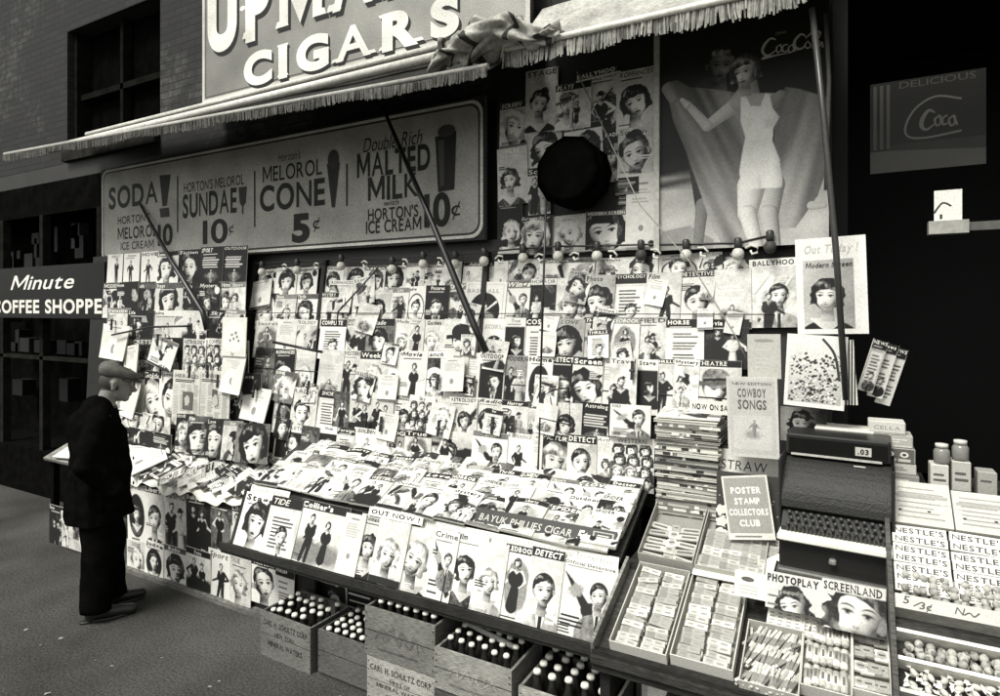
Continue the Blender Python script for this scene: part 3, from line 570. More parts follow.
C((710, 95), (735, 110), .09, .1, .09); c = q_(720, 68); r.face(c[0], c[1], .068, .02, .26, 'man', .12, -.15, .12, .4, body=False)
Q([(666, 84), (678, 81), (690, 88), (712, 90), (740, 94), (748, 128), (745, 175), (742, 232), (732, 247), (722, 243), (712, 226), (700, 190), (686, 150), (674, 122)], .05+.46*fold+.10*np.clip(1-(r.Y-.1)/.6, 0, 1), 1)
Q([(776, 104), (786, 88), (800, 90), (826, 98), (828, 130), (826, 172), (818, 196), (806, 214), (796, 228), (780, 230), (776, 190), (783, 178), (774, 150)], .05+.46*fold2+.08*np.clip(1-(r.Y-.1)/.6, 0, 1), 1)
C((668, 90), (674, 100), .03, .026, .38)
sk = .62
C((744, 92), (738, 104), .03, .045, sk*.8); C((740, 103), (708, 127), .042, .028, sk); C((708, 127), (688, 105), .028, .018, sk); C((688, 106), (683, 101), .02, .012, sk*1.05)
C((752, 84), (754, 100), .028, .034, sk*.6); C((740, 103), (771, 103), .045, .045, sk*.85); C((772, 104), (781, 96), .035, .025, sk*.6)
C((770, 186), (769, 215), .072, .048, .62, .6); C((769, 214), (774, 246), .046, .034, .6, .6); C((752, 186), (748, 214), .07, .048, .82, .55); C((748, 214), (757, 246), .044, .034, .8, .55)
Q([(741, 97), (746, 96), (751, 107), (761, 107), (766, 94), (770, 96), (773, 109), (780, 118), (774, 128), (773, 142), (780, 160), (783, 182), (782, 188), (742, 190), (740, 172), (743, 152), (746, 138), (741, 122)], np.clip(1.0-.30*np.clip((r.X-q_(768, 150)[0])/.06, -1, 1)**2*(r.X > q_(768, 150)[0])-.1*(nz), 0, 1), 2)
e_ = q_(751, 121); r.mix(.16*np.exp(-((r.X-e_[0])/.035)**2-((r.Y-e_[1]+.012)/.03)**2), .4); e_ = q_(770, 120); r.mix(.35*np.exp(-((r.X-e_[0])/.03)**2-((r.Y-e_[1]+.02)/.03)**2), .4); e_ = q_(760, 186); r.mix(.3*np.exp(-((r.X-e_[0])/.012)**2-((r.Y-e_[1])/.06)**2), .4); e_ = q_(758, 142); r.mix(.12*np.exp(-((r.X-e_[0])/.08)**2-((r.Y-e_[1])/.012)**2), .4)
c = q_(746, 74); r.face(c[0], c[1], .062, .16, .74, 'bob', -.28, .12, .8, -.6, body=False)
C((812, 206), (824, 206), .022, .014, .55)
r.finish(1.15, 1.0, 0, .4)
s_ = lambda pts, w: a.curve(pp(pl, o_, pts), w, .55)
s_([(776, 41), (771, 40), (765, 46), (763, 53), (768, 57), (776, 52)], [.006, .01, .014, .012, .01, .004]); s_([(768, 57), (763, 60), (775, 57), (790, 54)], [.004, .01, .008, .003])      # Coca-Cola in script
for x in (779, 791): s_([(x+2, 46), (x-2, 49), (x-1, 54), (x+3, 51), (x+2, 46), (x+4, 53)], .006)
s_([(788, 46), (784, 47), (783, 52), (786, 53), (789, 51)], .006); s_([(794, 50), (798, 49)], .006)
s_([(806, 38), (801, 36), (795, 43), (796, 50), (802, 50), (806, 46)], [.005, .01, .014, .012, .008, .004]); s_([(806, 40), (813, 34), (820, 34), (819, 40)], [.004, .01, .01, .004])
s_([(808, 43), (805, 47), (808, 50), (811, 47), (808, 43)], .006); s_([(813, 50), (815, 36), (817, 35), (814, 46), (815, 50)], .006); s_([(820, 43), (817, 46), (819, 49), (822, 44), (823, 49)], .006)
PT(a, pl, o_, 'DRINK', 776, 787, 33, 36, col=.3)
o = sheet('bather_poster', 'tall soft drink poster of a woman in white bathing suit', 'poster', pl, U0, V0, U1, V1, a, 0, .02, edge=.1)
mb = MB(); x = pl.uv(658.5, 150)[0]; mb.box(x-.014, x+.014, 3.375, 3.41, 2.37, 3.55, g(.5)); tag(mb.build('batten', PAINT, origin=(x, 3.4, 2.37)), 'pale upright batten between the cover collage and the bather poster', 'batten')
# cup sign in the doorway
pl = Plane((0, 3.9, 0), (0, 0, 1)); U0, V0, U1, V1 = pl.rect(870, 78, 985, 170); o_ = (U0, V0); a = Art(U1-U0, V1-V0, .05); W, H = a.w, a.h
a.poly([(0, 0), (W, 0), (W, H), (0, H)], [.05, .04, .03, .03]); a.rect(0, 0, W, H*.24, .13); a.poly([(W*.16, H*.24), (W, H*.17), (W, H*.3), (W*.2, H*.3)], .06)
for x in (.03, .09, .15): a.rect(W*x, H*.26, W*(x+.03), H*.97, .12)
PT(a, pl, o_, 'DELICIOUS', 899, 975, 78, 85, col=.12)
s_ = lambda pts, w: a.curve(pp(pl, o_, pts), w, .22)
s_([(960, 100), (935, 98), (915, 110), (905, 128), (908, 138), (925, 139), (960, 132)], .01); s_([(934, 114), (928, 112), (922, 120), (921, 128), (926, 131), (933, 126)], [.006, .014, .02, .018, .012, .006])
for x in (936, 950): s_([(x+3, 117), (x-2, 121), (x, 127), (x+4, 124), (x+3, 117), (x+6, 126)], .009)
s_([(946, 117), (942, 120), (942, 126), (946, 125)], .009)
sheet('drink_sign', 'dim soft drink sign with script lettering hanging in the dark doorway', 'sign', pl, U0, V0, U1, V1, a, 0, .03, edge=.05)
pl = Plane((0, 3.3, 0), (0, 0, 1))
u0, v0, u1, v1 = pl.rect(934, 190, 962, 222); a = Art(u1-u0, v1-v0, .8); a.curve([(0, a.h*.3), (a.w*.3, a.h*.6), (a.w*.6, a.h*.5)], .008, .05); a.rect(a.w*.2, a.h*.1, a.w*.3, a.h*.25, .05); sheet('price_card', 'small white card hanging at the right in the doorway', 'card', pl, u0, v0, u1, v1, a)
u0, v0, u1, v1 = pl.rect(928, 221, 968, 234); mb = MB(); mb.box(u0, u1, 3.27, 3.33, v0, v1, g(.35)); mb.box(u1-.01, u1+1.2, 3.29, 3.31, v0+.01, v1-.01, g(.1)); tag(mb.build('shelf_bracket', PAINT, origin=(u0, 3.3, v0)), 'pale shelf end under the small white card in the doorway', 'shelf')

# ------------------------------------------------------------------ awnings
rnd = random.Random(11)
def awning(name, label, x0, x1, yf, zf0, zf1, ywall, zw, drop, tone, fringe, tube):
    t = thing(name, label, 'awning', ((x0+x1)/2, ywall, zw))
    N = 40; mb = MB(); rows = []
    for j in range(6):
        r = []
        for i in range(N+1):
            f = i/N; x = x0+(x1-x0)*f; k = j/5; z = zw+(zf0+(zf1-zf0)*f-zw)*k-.03*math.sin(k*math.pi)*(1+.4*math.sin(f*17))+.008*math.sin(f*31+j)
            r.append((x, ywall+(yf-ywall)*k, z))
        rows.append(r)
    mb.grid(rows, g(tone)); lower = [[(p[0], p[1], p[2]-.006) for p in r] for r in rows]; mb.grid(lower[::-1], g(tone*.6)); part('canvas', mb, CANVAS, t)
    mb = MB(); n = int((x1-x0)/.0075)                      # fringe: a band of hanging strands
    for i in range(n):
        f = i/n; x = x0+(x1-x0)*f; z = zf0+(zf1-zf0)*f-.012*math.sin(f*math.pi*5)**2; d = drop*(rnd.uniform(.82, 1.08)+.10*math.sin(f*60)+.08*math.sin(f*23+1))*(.35 if rnd.random() < .03 else 1); c = g(fringe*rnd.choice([.45, .7, .9, 1, 1.1, 1.2])); y = yf-.004+rnd.uniform(-.006, .006); wob = rnd.uniform(-.006, .006)+.006*math.sin(f*90)
        mb.grid([[(x-.0045, y, z+.012), (x, y-.004, z+.012), (x+.0045, y, z+.012)], [(x-.0045+wob*.4, y, z-d*.5), (x+wob*.4, y-.004, z-d*.5), (x+.0045+wob*.4, y, z-d*.5)], [(x-.004+wob, y, z-d), (x+wob, y-.003, z-d), (x+.004+wob, y, z-d)]], c, sm=False)
    part('fringe', mb, CANVAS, t)
    mb = MB(); mb.tube([(x0, yf+.01, zf0+.02), (x1, yf+.01, zf1+.02)], .016, g(.4 if tube else .6)); part('front_bar', mb, PAINT, t)
    return t
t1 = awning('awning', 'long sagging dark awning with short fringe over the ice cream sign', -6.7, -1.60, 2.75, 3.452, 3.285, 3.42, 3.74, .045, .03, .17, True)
mb = MB(); mb.tube([(-6.5, 3.22, 3.655), (-1.99, 3.22, 3.645)], .032, g(.72), 12); mb.tube([(-1.99, 3.22, 3.645), (-1.985, 3.22, 3.645)], .05, g(.3), 12); part('roller', mb, PAINT, t1)
mb = MB(); mb.tube([(-6.5, 3.36, 3.775), (-1.75, 3.36, 3.775)], .022, g(.6), 10); part('wall_rail', mb, PAINT, t1)
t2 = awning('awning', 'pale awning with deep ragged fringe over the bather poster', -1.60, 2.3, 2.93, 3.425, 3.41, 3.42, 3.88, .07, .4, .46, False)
mb = MB(); mb.tube([(-1.58, 2.92, 3.447), (2.3, 2.92, 3.432)], .016, g(.8), 10); part('valance_board', mb, PAINT, t2)
# bunched canvas where the two awnings meet
mb = MB(); rows = []; NB_ = 60; cols = []
for k in range(NB_):
    f = k/(NB_-1); r0 = .035+.05*math.sin(math.pi*min(1, f*1.15))*(.75+.35*math.sin(f*19)); x = -2.0+.72*f; yc = 2.86-.05*math.sin(f*5); zc = 3.40+.10*math.sin(f*2.4)+.03*math.sin(f*13); row_ = []
    for t_ in range(36):
        an = t_*2*math.pi/36; rr_ = r0*(1+.34*math.sin(an*5+f*11)+.22*math.sin(an*9-f*23)+.25*noise.noise(Vector((f*9, an, 2)))); row_.append((x+.03*math.sin(an*3+f*8), yc+rr_*1.2*math.cos(an), zc+rr_*math.sin(an)))
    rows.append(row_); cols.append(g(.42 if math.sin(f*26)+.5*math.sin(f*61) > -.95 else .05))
mb.grid(rows, cols, close=True, caps=True)
tag(mb.build('canvas_bundle', CANVAS, origin=(-1.7, 3.05, 3.45)), 'bunched folds of pale canvas tied up where two awnings meet', 'canvas')
# support rods, cords
def rod(name, label, cat, pts, r, tone, m=METAL, group=None): mb = MB(); mb.tube(pts, r, g(tone)); return tag(mb.build(name, m, origin=pts[0]), label, cat, group)
PB = Plane((0, 3.0, 0), (0, 0, 1)); PC = Plane((0, 3.12, 0), (0, 0, 1))
def H(px, py, y): return Plane((0, y, 0), (0, 0, 1)).hit(px, py)
rod('awning_rod', 'thick dark rod slanting down across the malted milk lettering', 'rod', [H(383, 108, 3.35), H(432, 222, 3.2), H(474, 325, 3.12), H(486, 352, 3.12)], [.012, .018, .022, .022], .012)
rod('awning_rod', 'dark rod slanting across the left end of the ice cream sign', 'rod', [H(140, 204, 3.4), H(172, 262, 3.25), H(203, 312, 3.15), H(207, 330, 3.15)], [.012, .02, .022, .022], .012)
rod('awning_rod', 'long dark rod hanging before the bather poster’s right edge'.replace('’', "'"), 'rod', [H(812, 8, 3.0), H(824, 120, 2.98), H(836, 250, 2.95), H(846, 400, 2.95)], .013, .04)
rod('awning_rod', 'thin grey rod beside the right border of the bather poster', 'rod', [H(826, 14, 3.2), H(829, 80, 3.2), H(826, 190, 3.2)], .01, .12)
rod('cord', 'taut dark cord hanging down through the middle of the magazine rack', 'cord', [H(546, 200, 3.1), H(543, 300, 3.1), H(540, 398, 3.1), H(553, 390, 3.1), H(569, 388, 3.1), H(570, 425, 3.08), H(540, 418, 3.08), H(538, 470, 3.08)], .006, .01)
rod('cord', 'thin pale cord slanting from the cover collage past the detective magazine', 'cord', [H(577, 72, 3.3), H(640, 205, 3.25), H(690, 262, 3.2), H(735, 335, 3.15), H(748, 362, 3.15)], .0035, .3, PAINT)
rod('cord', 'short black cord slanting over the upper left of the main rack', 'cord', [H(378, 268, 3.3), H(338, 312, 3.25), H(337, 326, 3.25)], .006, .01)
rod('stick', 'dark stick lying across magazines at the left of main rack', 'stick', [H(273, 342, 3.2), H(322, 352, 3.2)], .01, .01)
rod('stick', 'dark stick lying across the upper left rack above the pale sheets', 'stick', [H(112, 335, 3.15), H(150, 327, 3.15), H(190, 326, 3.15)], .009, .01)
# ------------------------------------------------------------------ the racks
RK = Plane((0, 3.27, 1.10), (0, .19, 1.29))            # main rack, leaning back against the wall
LR = Plane((0, 3.27, 0.95), (0, .06, 1.3))             # left rack
rack = thing('magazine_rack', 'black leaning rack that holds the rows of magazines', 'rack', (-2.2, 3.3, 0))
def slab(pl, u0, v0, u1, v1, n0, n1, col, mbx): 
    P = [pl.at(u, v, n) for n in (n0, n1) for u, v in ((u0, v0), (u1, v0), (u1, v1), (u0, v1))]
    for q in ((0, 3, 2, 1), (4, 5, 6, 7), (0, 1, 5, 4), (1, 2, 6, 5), (2, 3, 7, 6), (3, 0, 4, 7)): mbx.poly([P[i] for i in q], col)
mb = MB(); slab(RK, -4.25, -.1, -.15, 1.36, -.045, -.02, g(.02), mb); slab(LR, -6.4, -.1, -4.25, 1.62, -.045, -.02, g(.02), mb); part('back_board', mb, PAINT, rack)
for x in (320, 249, 483): mb = MB(); u = RK.uv(x, 330)[0]; slab(RK, u-.018, -.05, u+.018, 1.34, -.02, .035, g(.02), mb); part('post', mb, PAINT, rack)
for k, v in enumerate((.5, .93)): mb = MB(); p = [RK.at(u, v, .05+.004*k) for u in (-4.2, -3, -2, -1, -.3)]; mb.tube(p, .0028, g(.02)); part('retaining_wire', mb, METAL, rack)
mb = MB(); slab(RK, -4.25, 1.28, -.15, 1.42, -.02, 0, g(.025), mb); part('top_rail', mb, PAINT, rack)

rnd = random.Random(42)
WU = 0
def mag_px(pl, x0, y0, x1, y1, code, t, n, label, group, rot=None, th=.005, cat='magazine', name='magazine', curl=0, tu=None):
    global WU, PALE
    u0, v0, u1, v1 = pl.rect(x0, y0, x1, y1)
    if not t: t = WORDS[WU % len(WORDS)]; WU += 1
    r = random.Random(int(x0*7+y0*131)); PALE = r.random() < .5 if pl is RK else r.random() < .2
    a = cover(code, u1-u0, v1-v0, t, r, .0055 if x1 < 252 else None)
    return sheet(name, label, cat, pl, u0, v0, u1, v1, a, n, th, r.uniform(-.03, .03) if rot is None else rot, r.uniform(-.01, .01) if tu is None else tu, r.uniform(-.015, .015), group, curl=curl, bow=r.uniform(-.002, .004) if cat == 'magazine' else 0, slump=r.choice([0, 0, .002, .006]) if cat == 'magazine' else 0)
def interp(pts, x):
    for (xa, ya), (xb, yb) in zip(pts, pts[1:]):
        if x <= xb: return ya+(yb-ya)*(x-xa)/(xb-xa)
    return pts[-1][1]
def row(pl, where, top, bot, n, items, group):
    cnt = len(items)
    for i, it in enumerate(items):
        x0, x1, code = it[:3]; t = it[3] if len(it) > 3 else ''
        xm = (x0+x1)/2; y0 = it[4] if len(it) > 4 else interp(top, xm); y1 = it[5] if len(it) > 5 else interp(bot, xm)
        label = '%s magazine, %s from left in %s' % (DESC[code], nth(i), where)
        mag_px(pl, x0, y0+rnd.uniform(-1, 1), x1, y1, code, t, n+(.007 if i % 2 else 0), label, group)
G = 'magazines hung in rows on the back rack'
row(RK, 'top row of main rack', [(250, 270), (460, 263), (660, 256), (760, 250)], [(250, 298), (460, 290), (760, 282)], .0, [
    (259, 278, 'fw'), (277, 298, 'fw'), (297, 318, 'fw'), (323, 344, 'fw'), (343, 365, 'fw'), (365, 386, 'fw'), (385, 407, 'fw'), (407, 425, 'sl', 'CALLING'), (424, 444, 'sl', 'CALLING'), (444, 462, 'dk'), (463, 497, 'sc'), (495, 509, 'bl'), (508, 541, 'sl'), (540, 595, 'sc', 'Companion'), (594, 623, 'sl'), (621, 659, 'fd'), (658, 702, 'ov'), (700, 723, 'sc'), (720, 753, 'fb')], G)
row(RK, 'second row of main rack', [(250, 295), (360, 293), (466, 283), (660, 273), (760, 268)], [(250, 330), (460, 328), (760, 330)], .014, [
    (258, 279, 'fb'), (277, 298, 'sl'), (297, 319, 'fd'), (323, 340, 'fg'), (337, 361, 'mo'), (357, 374, 'ov'), (369, 394, 'fd'), (393, 410, 'fg'), (408, 428, 'ov'), (427, 451, 'md'), (448, 467, 'sl'), (466, 507, 'bb', 'BASEBALL'), (506, 532, 'gn'), (531, 557, 'sc'), (553, 587, 'fb', 'Screen'), (585, 615, 'fd', 'Photo'), (614, 648, 'tx', 'PSYCHOLOGY'), (646, 681, 'fg', 'Film'), (680, 719, 'md', 'DETECTIVE'), (716, 753, 'dk', 'P.Psycho'), (751, 800, 'sl', 'BALLYHOO', 259, 328)], G)
row(RK, 'third row of main rack', [(250, 321), (460, 320), (640, 318), (760, 322)], [(250, 358), (460, 362), (760, 370)], .028, [
    (258, 285, 'fg'), (280, 300, 'bl'), (292, 319, 'sl'), (323, 349, 'tx'), (346, 372, 'sl'), (370, 398, 'fd', 'Radio'), (396, 413, 'fb'), (411, 427, 'fg'), (425, 449, 'fb'), (447, 481, 'fh'), (484, 509, 'bb', 'BASEBALL'), (507, 528, 'dkp'), (527, 557, 'tx', 'COSMO'), (555, 586, 'fd'), (584, 614, 'fh', 'Thrilling'), (612, 641, 'fg', 'REDBOOK'), (640, 669, 'sl', 'Field'), (668, 706, 'tx', 'HORSE'), (704, 750, 'f2', 'Movie')], G)
row(RK, 'fourth row of main rack', [(250, 348), (460, 353), (600, 358), (740, 362)], [(250, 395), (460, 408), (620, 416), (740, 412)], .042, [
    (258, 284, 'fg'), (280, 300, 'fd'), (298, 319, 'fb'), (323, 347, 'dk'), (345, 366, 'f2'), (364, 392, 'fb'), (388, 408, 'mo'), (404, 431, 'fg'), (427, 452, 'mo'), (449, 471, 'bl'), (468, 483, 'bl'), (482, 508, 'dkp'), (506, 531, 'f2'), (530, 555, 'ov'), (552, 579, 'md', 'DETECT'), (575, 605, 'fd', 'Screen'), (603, 620, 'bl'), (639, 661, 'dkp'), (657, 678, 'fg'), (675, 700, 'sl'), (697, 743, 'fh', 'THEATRE')], G)
row(RK, 'fifth row of main rack', [(250, 385), (460, 398), (620, 405)], [(250, 432), (460, 440), (620, 446)], .056, [
    (280, 302, 'fg'), (298, 323, 'fd', 'Radio'), (323, 343, 'tx'), (340, 356, 'fg'), (355, 378, 'f2'), (376, 400, 'f2'), (399, 418, 'fd'), (414, 440, 'gr'), (436, 458, 'f2'), (455, 483, 'sl', 'ASTROLOGY'), (480, 508, 'fd', 'Radio'), (506, 533, 'f2'), (530, 558, 'sc'), (556, 586, 'fd'), (583, 618, 'dk')], G)
row(RK, 'bottom row of main rack', [(250, 422), (460, 431), (660, 437)], [(280, 461), (400, 470), (512, 478), (660, 492)], .070, [
    (282, 310, 'dkp'), (308, 326, 'fg'), (324, 346, 'dkp'), (344, 362, 'tx'), (360, 384, 'fgk'), (382, 394, 'bl'), (392, 414, 'f2', 'JUDGE'), (412, 439, 'fg'), (436, 480, 'sc'), (478, 513, 'gn'), (511, 541, 'fgk'), (538, 548, 'bl'), (545, 575, 'fb', 'PICTURE'), (573, 602, 'md', 'DETECT'), (600, 621, 'mo'), (615, 659, 'gr')], G)
mag_px(RK, 615, 359, 642, 437, 'sl', 'Travel', .10, 'tall pale illustrated poster clipped over the right of the main rack', None, cat='poster', name='poster')
mag_px(RK, 617, 405, 657, 437, 'gn', 'Ford', .115, 'pale folded leaflet with dark diagonals under the tall clipped poster', None, cat='leaflet', name='leaflet')
# left rack
G = 'magazines hung on the left rack'
row(LR, 'top row of left rack', [(108, 256), (250, 245)], [(108, 284), (250, 284)], .02, [(110, 125, 'fgk'), (127, 143, 'fgk'), (144, 161, 'fgk'), (160, 182, 'fd'), (182, 204, 'fd'), (203, 226, 'dk'), (225, 249, 'dk')], G)
row(LR, 'second row of left rack', [(108, 283), (250, 283)], [(108, 318), (250, 318)], .032, [(107, 126, 'sl'), (122, 143, 'sc'), (140, 163, 'sc'), (160, 187, 'fd'), (184, 207, 'sc'), (203, 225, 'sc'), (222, 237, 'fd'), (234, 250, 'sl')], G)
row(LR, 'third row of left rack', [(108, 309), (250, 311)], [(108, 345), (250, 345)], .044, [(112, 136, 'sl'), (133, 160, 'sc'), (158, 190, 'sl'), (188, 213, 'f2'), (210, 233, 'sc'), (230, 250, 'sl')], G)
row(LR, 'fourth row of left rack', [(108, 337), (250, 340)], [(108, 385), (250, 385)], .056, [(112, 136, 'sc'), (133, 160, 'sc'), (158, 191, 'sc'), (190, 213, 'gr'), (211, 235, 'gr'), (234, 256, 'fd')], G)
row(LR, 'bottom row of left rack', [(108, 370), (260, 372)], [(108, 428), (260, 426)], .068, [(112, 133, 'fd'), (131, 152, 'sl'), (150, 171, 'fb'), (168, 192, 'fd'), (232, 252, 'sc'), (250, 270, 'sc')], G)
# loose papers clipped in front
def paper(pl, x0, y0, x1, y1, n, label, kindc='bl', rot=0, curl=.1, t='News', cat='paper', name='loose_sheet'):
    return mag_px(pl, x0, y0, x1, y1, kindc, t, n, label, None, rot=rot, th=.003, cat=cat, name=name, curl=curl, tu=0)
paper(LR, 114, 325, 141, 359, .11, 'blank pale sheet clipped at the upper left end of the racks', rot=-.05)
paper(LR, 140, 345, 155, 380, .12, 'narrow tilted pale sheet hanging beside the blank pale sheet', rot=.16)
paper(LR, 161, 338, 187, 367, .11, 'tilted handbill with a picture above the hanging newspaper', 'gn', rot=-.22)
paper(LR, 118, 378, 152, 412, .12, 'pale printed sheet hanging just behind the head of the man', rot=-.12)
def newspaper(x0, y0, x1, y1, label, seed, pic):
    u0, v0, u1, v1 = LR.rect(x0, y0, x1, y1); w, h = u1-u0, v1-v0; a = Art(w, h, .62); r = random.Random(seed)
    a.rect(w*.03, h*.86, w*.97, h*.95, .55); a.text('HERALD' if pic else 'EVENING NEWS', w*.08, h*.87, w=w*.84, h=h*.06, col=.05, serif=True, bold=.02); lines(a, w*.05, h*.78, w*.95, h*.84, 2, .05, r, h*.01)
    for c in range(4): lines(a, w*(.04+.24*c), h*.04, w*(.04+.24*c+.2), h*.76, 26, .35, r, h*.004)
    a.rect(w*.4, h*.3, w*.75, h*.62, .12) if pic else a.rect(w*.45, h*.4, w*.6, h*.66, .1); a.ell(w*.55, h*.46, w*.09, h*.1, .5, jit=.2, rnd=r)
    return sheet('newspaper', label, 'newspaper', LR, u0, v0, u1, v1, a, .125, .006, 0, 0, 0, None, curl=.05)
newspaper(187, 370, 215, 424, 'newspaper sheet with a dark picture hung beside another newspaper', 3, True); newspaper(214, 370, 244, 424, 'newspaper sheet with a small narrow picture, right half of pair', 4, False)
u0, v0, u1, v1 = LR.rect(239, 318, 263, 356); a = Art(u1-u0, v1-v0, .72); a.ell(a.w*.5, a.h*.52, a.w*.45, a.h*.42, .86, n=28); a.ell(a.w*.5, a.h*.52, a.w*.41, a.h*.38, .7, n=28); a.ell(a.w*.5, a.h*.52, a.w*.4, a.h*.37, .84, n=28)
for i in range(6): a.ell(a.w*(.35+.07*i), a.h*(.4+.05*((i*3) % 5)), a.w*.05, a.h*.04, .25, jit=.4, rnd=rnd)
a.text('5¢', a.w*.4, a.h*.02, h=a.h*.1, col=.1); sheet('oval_card', 'pale card with a large white oval between the two racks', 'card', LR, u0, v0, u1, v1, a, .15, .005)
paper(LR, 237, 352, 260, 392, .14, 'blank pale sheet clipped below the card with a white oval', rot=-.05)
paper(RK, 253, 388, 280, 421, .10, 'pale price sheet clipped at the lower left of the main rack', rot=-.05)
paper(RK, 449, 359, 473, 392, .09, 'blank grey paper sheet clipped over the middle of main rack', rot=.06, curl=.05)
G = 'magazines leaning at the back of the left table'
for i, (x0, x1, c, t) in enumerate(((194, 212, 'fb', 'Movie'), (206, 230, 'fd', 'Film'), (226, 248, 'fd', 'Love'), (243, 262, 'sl', 'Star'), (257, 290, 'fd', 'Screen'))):
    mag_px(LR, x0, 412+i*2.2, x1, 449+i*2.4, c, t, .17+.008*i, '%s magazine leaning behind the heap on left table, %s from left' % (DESC[c], nth(i)), G, rot=.06, tu=-.12)
G = 'magazines laid in two tiers at the left end of the table'
for i, (x0, y0, x1, y1, c, t) in enumerate(((134, 410, 162, 428, 'sc', 'Thrills'), (160, 413, 188, 430, 'sl', 'Crime'), (130, 424, 152, 440, 'sc', 'Ace'), (148, 427, 176, 443, 'sc', 'G-Men'), (172, 430, 192, 448, 'dk', 'War'))):
    mag_px(LR, x0, y0, x1, y1, c, t, .14+.01*i, '%s magazine lying sideways behind the man, %s of five' % (DESC[c], nth(i)), G, rot=-.04)

# ------------------------------------------------------------------ cover collage under the second awning
CB = Plane((0, 3.44, 0), (0, 0, 1))
mb = MB(); u0, v0, u1, v1 = CB.rect(497, 62, 657, 254); mb.box(u0, u1, 3.445, 3.49, v0, v1+.1, g(.02)); tag(mb.build('display_board', PAINT, origin=(u0, 3.45, v0)), 'dark board pasted with rows of magazine covers', 'board')
G = 'magazine covers pasted on the dark display board'
for i, (x0, y0, x1, y1, c, t, where) in enumerate((
    (500, 102, 528, 148, 'fb', 'Screen', 'at the far left'), (526, 70, 558, 132, 'fd', 'Stage', 'high on the left'), (556, 84, 592, 130, 'sl', 'Plays', 'above the drum'), (590, 74, 622, 140, 'sl', 'BALLYHOO', 'with a white title strip'), (617, 70, 657, 132, 'fd', 'Romances', 'at the top right'),
    (500, 148, 530, 205, 'fd', 'Film', 'midway down the left edge'), (528, 128, 562, 170, 'fd', 'Love', 'left of the drum'), (566, 124, 604, 165, 'fd', 'Movies', 'half hidden by the drum'), (530, 168, 552, 215, 'f2', 'Song', 'low beside the drum'), (604, 132, 622, 182, 'fd', 'Radio', 'narrow, right of the drum'), (618, 128, 657, 178, 'fd', 'Screen', 'large, at the right edge'), (616, 178, 640, 195, 'dk', 'R', 'low on the right'), (616, 193, 640, 212, 'dk', 'R', 'lowest small one on the right'),
    (499, 204, 523, 254, 'fb', 'Silver Screen', 'first of the bottom row'), (521, 216, 554, 255, 'fb', 'Screen Star', 'second of the bottom row'), (553, 215, 588, 253, 'fb', 'Screen Star', 'third of the bottom row'), (586, 211, 627, 251, 'fw', 'Modern Screen', 'fourth of the bottom row'), (626, 178, 657, 250, 'bl', 'Love', 'tall pale one at the lower right'))):
    mag_px(CB, x0, y0, x1, y1, c, t, .004+.0075*(i % 3), '%s on the collage board, %s' % (DESC[c].replace(' on a white cover', ''), where), G, cat='magazine cover', name='magazine_cover')
u0, v0, u1, v1 = CB.rect(579, 73, 619, 80); a = Art(u1-u0, v1-v0, .04); a.text('BALLYHOO', a.w*.03, a.h*.35, w=a.w*.94, h=a.h*.6, col=.8, bold=.04); a.rect(0, 0, a.w, a.h*.2, .8); sheet('title_strip', 'narrow strip with white title letters at the top of collage board', 'strip', CB, u0, v0, u1, v1, a, .04, .004, .05)
dr = thing('drum', 'black faceted round drum hanging before the collage of covers', 'drum', CB.hit(582, 178), 0); mb = MB(); mb.xf = Matrix.Translation(CB.hit(582, 178)+Vector((0, -.2, 0))) @ Matrix.Rotation(R(90), 4, 'X'); mb.lathe([(.20, -.16), (.205, 0), (.19, .015)], g(.004), n=11); part('shell', mb, CLOTH, dr)
mb = MB(); mb.xf = Matrix.Translation(CB.hit(582, 178)+Vector((0, -.2, 0))) @ Matrix.Rotation(R(90), 4, 'X'); mb.lathe([(.195, .0155), (.15, .03), (.06, .045), (.01, .047)], g(.004), n=11); part('front_cap', mb, CLOTH, dr)
# string of bulbs along the top of the rack
G = 'round bulbs strung along the top of the rack'; proto = None
BL = Plane((0, 3.38, 0), (0, 0, 1)); cordpts = []
for i, (x, y) in enumerate(((262, 272), (297, 270), (341, 266), (392, 269), (423, 264), (455, 264), (484, 261), (523, 258), (558, 256), (597, 256), (641, 255), (686, 255), (738, 254), (770, 247))):
    p = BL.hit(x, y); lb = 'round %s bulb on the rack top, %s from left' % ('clear dark' if i in (10, 13) else 'white', nth(i)); cordpts.append(p+Vector((0, .02, .06)))
    b = thing('light_bulb', lb, 'bulb', p, 0, G); c = g(.06 if i in (10, 13) else .6)
    if proto is None or i in (10, 13):
        mb = MB(); mb.ball((0, 0, 0), .031, .031, .033, c, 16, 10); q = mb.build('globe', ENAMEL, b); mb = MB(); mb.lathe([(.016, .03), (.02, .04), (.02, .075), (.012, .085)], g(.03)); s_ = mb.build('socket', METAL, b); proto = proto or (q, s_)
    else:
        for q in proto: k = q.copy(); COL.objects.link(k); k.parent = b
rod('bulb_cord', 'black sagging cord that carries the round bulbs above the rack', 'cord', cordpts, .006, .012)
# hooks beside the bulbs
G = 'curled wire hooks along the top of the rack'; hk = None
for i, x in enumerate((285, 317, 365, 405, 440, 500, 540, 575, 612, 655, 702, 752)):
    y = 268-(x-285)*.036; p = H(x, y, 3.36); lb = 'curled pale wire hook on the rack top, %s from left' % nth(i)
    if hk is None: mb = MB(); mb.tube([(-.03, 0, .02), (0, -.005, .03), (.03, -.01, .015), (.025, -.012, -.012), (0, -.012, -.015), (-.005, -.01, .004)], .006, g(.7)); hk = tag(mb.build('wire_hook', PAINT), lb, 'hook', G); hk.matrix_basis = Matrix.Translation(p)
    else: dup(hk, Matrix.Translation(p) @ Matrix.Rotation(rnd.uniform(-.4, .4), 4, 'Y'), lb)
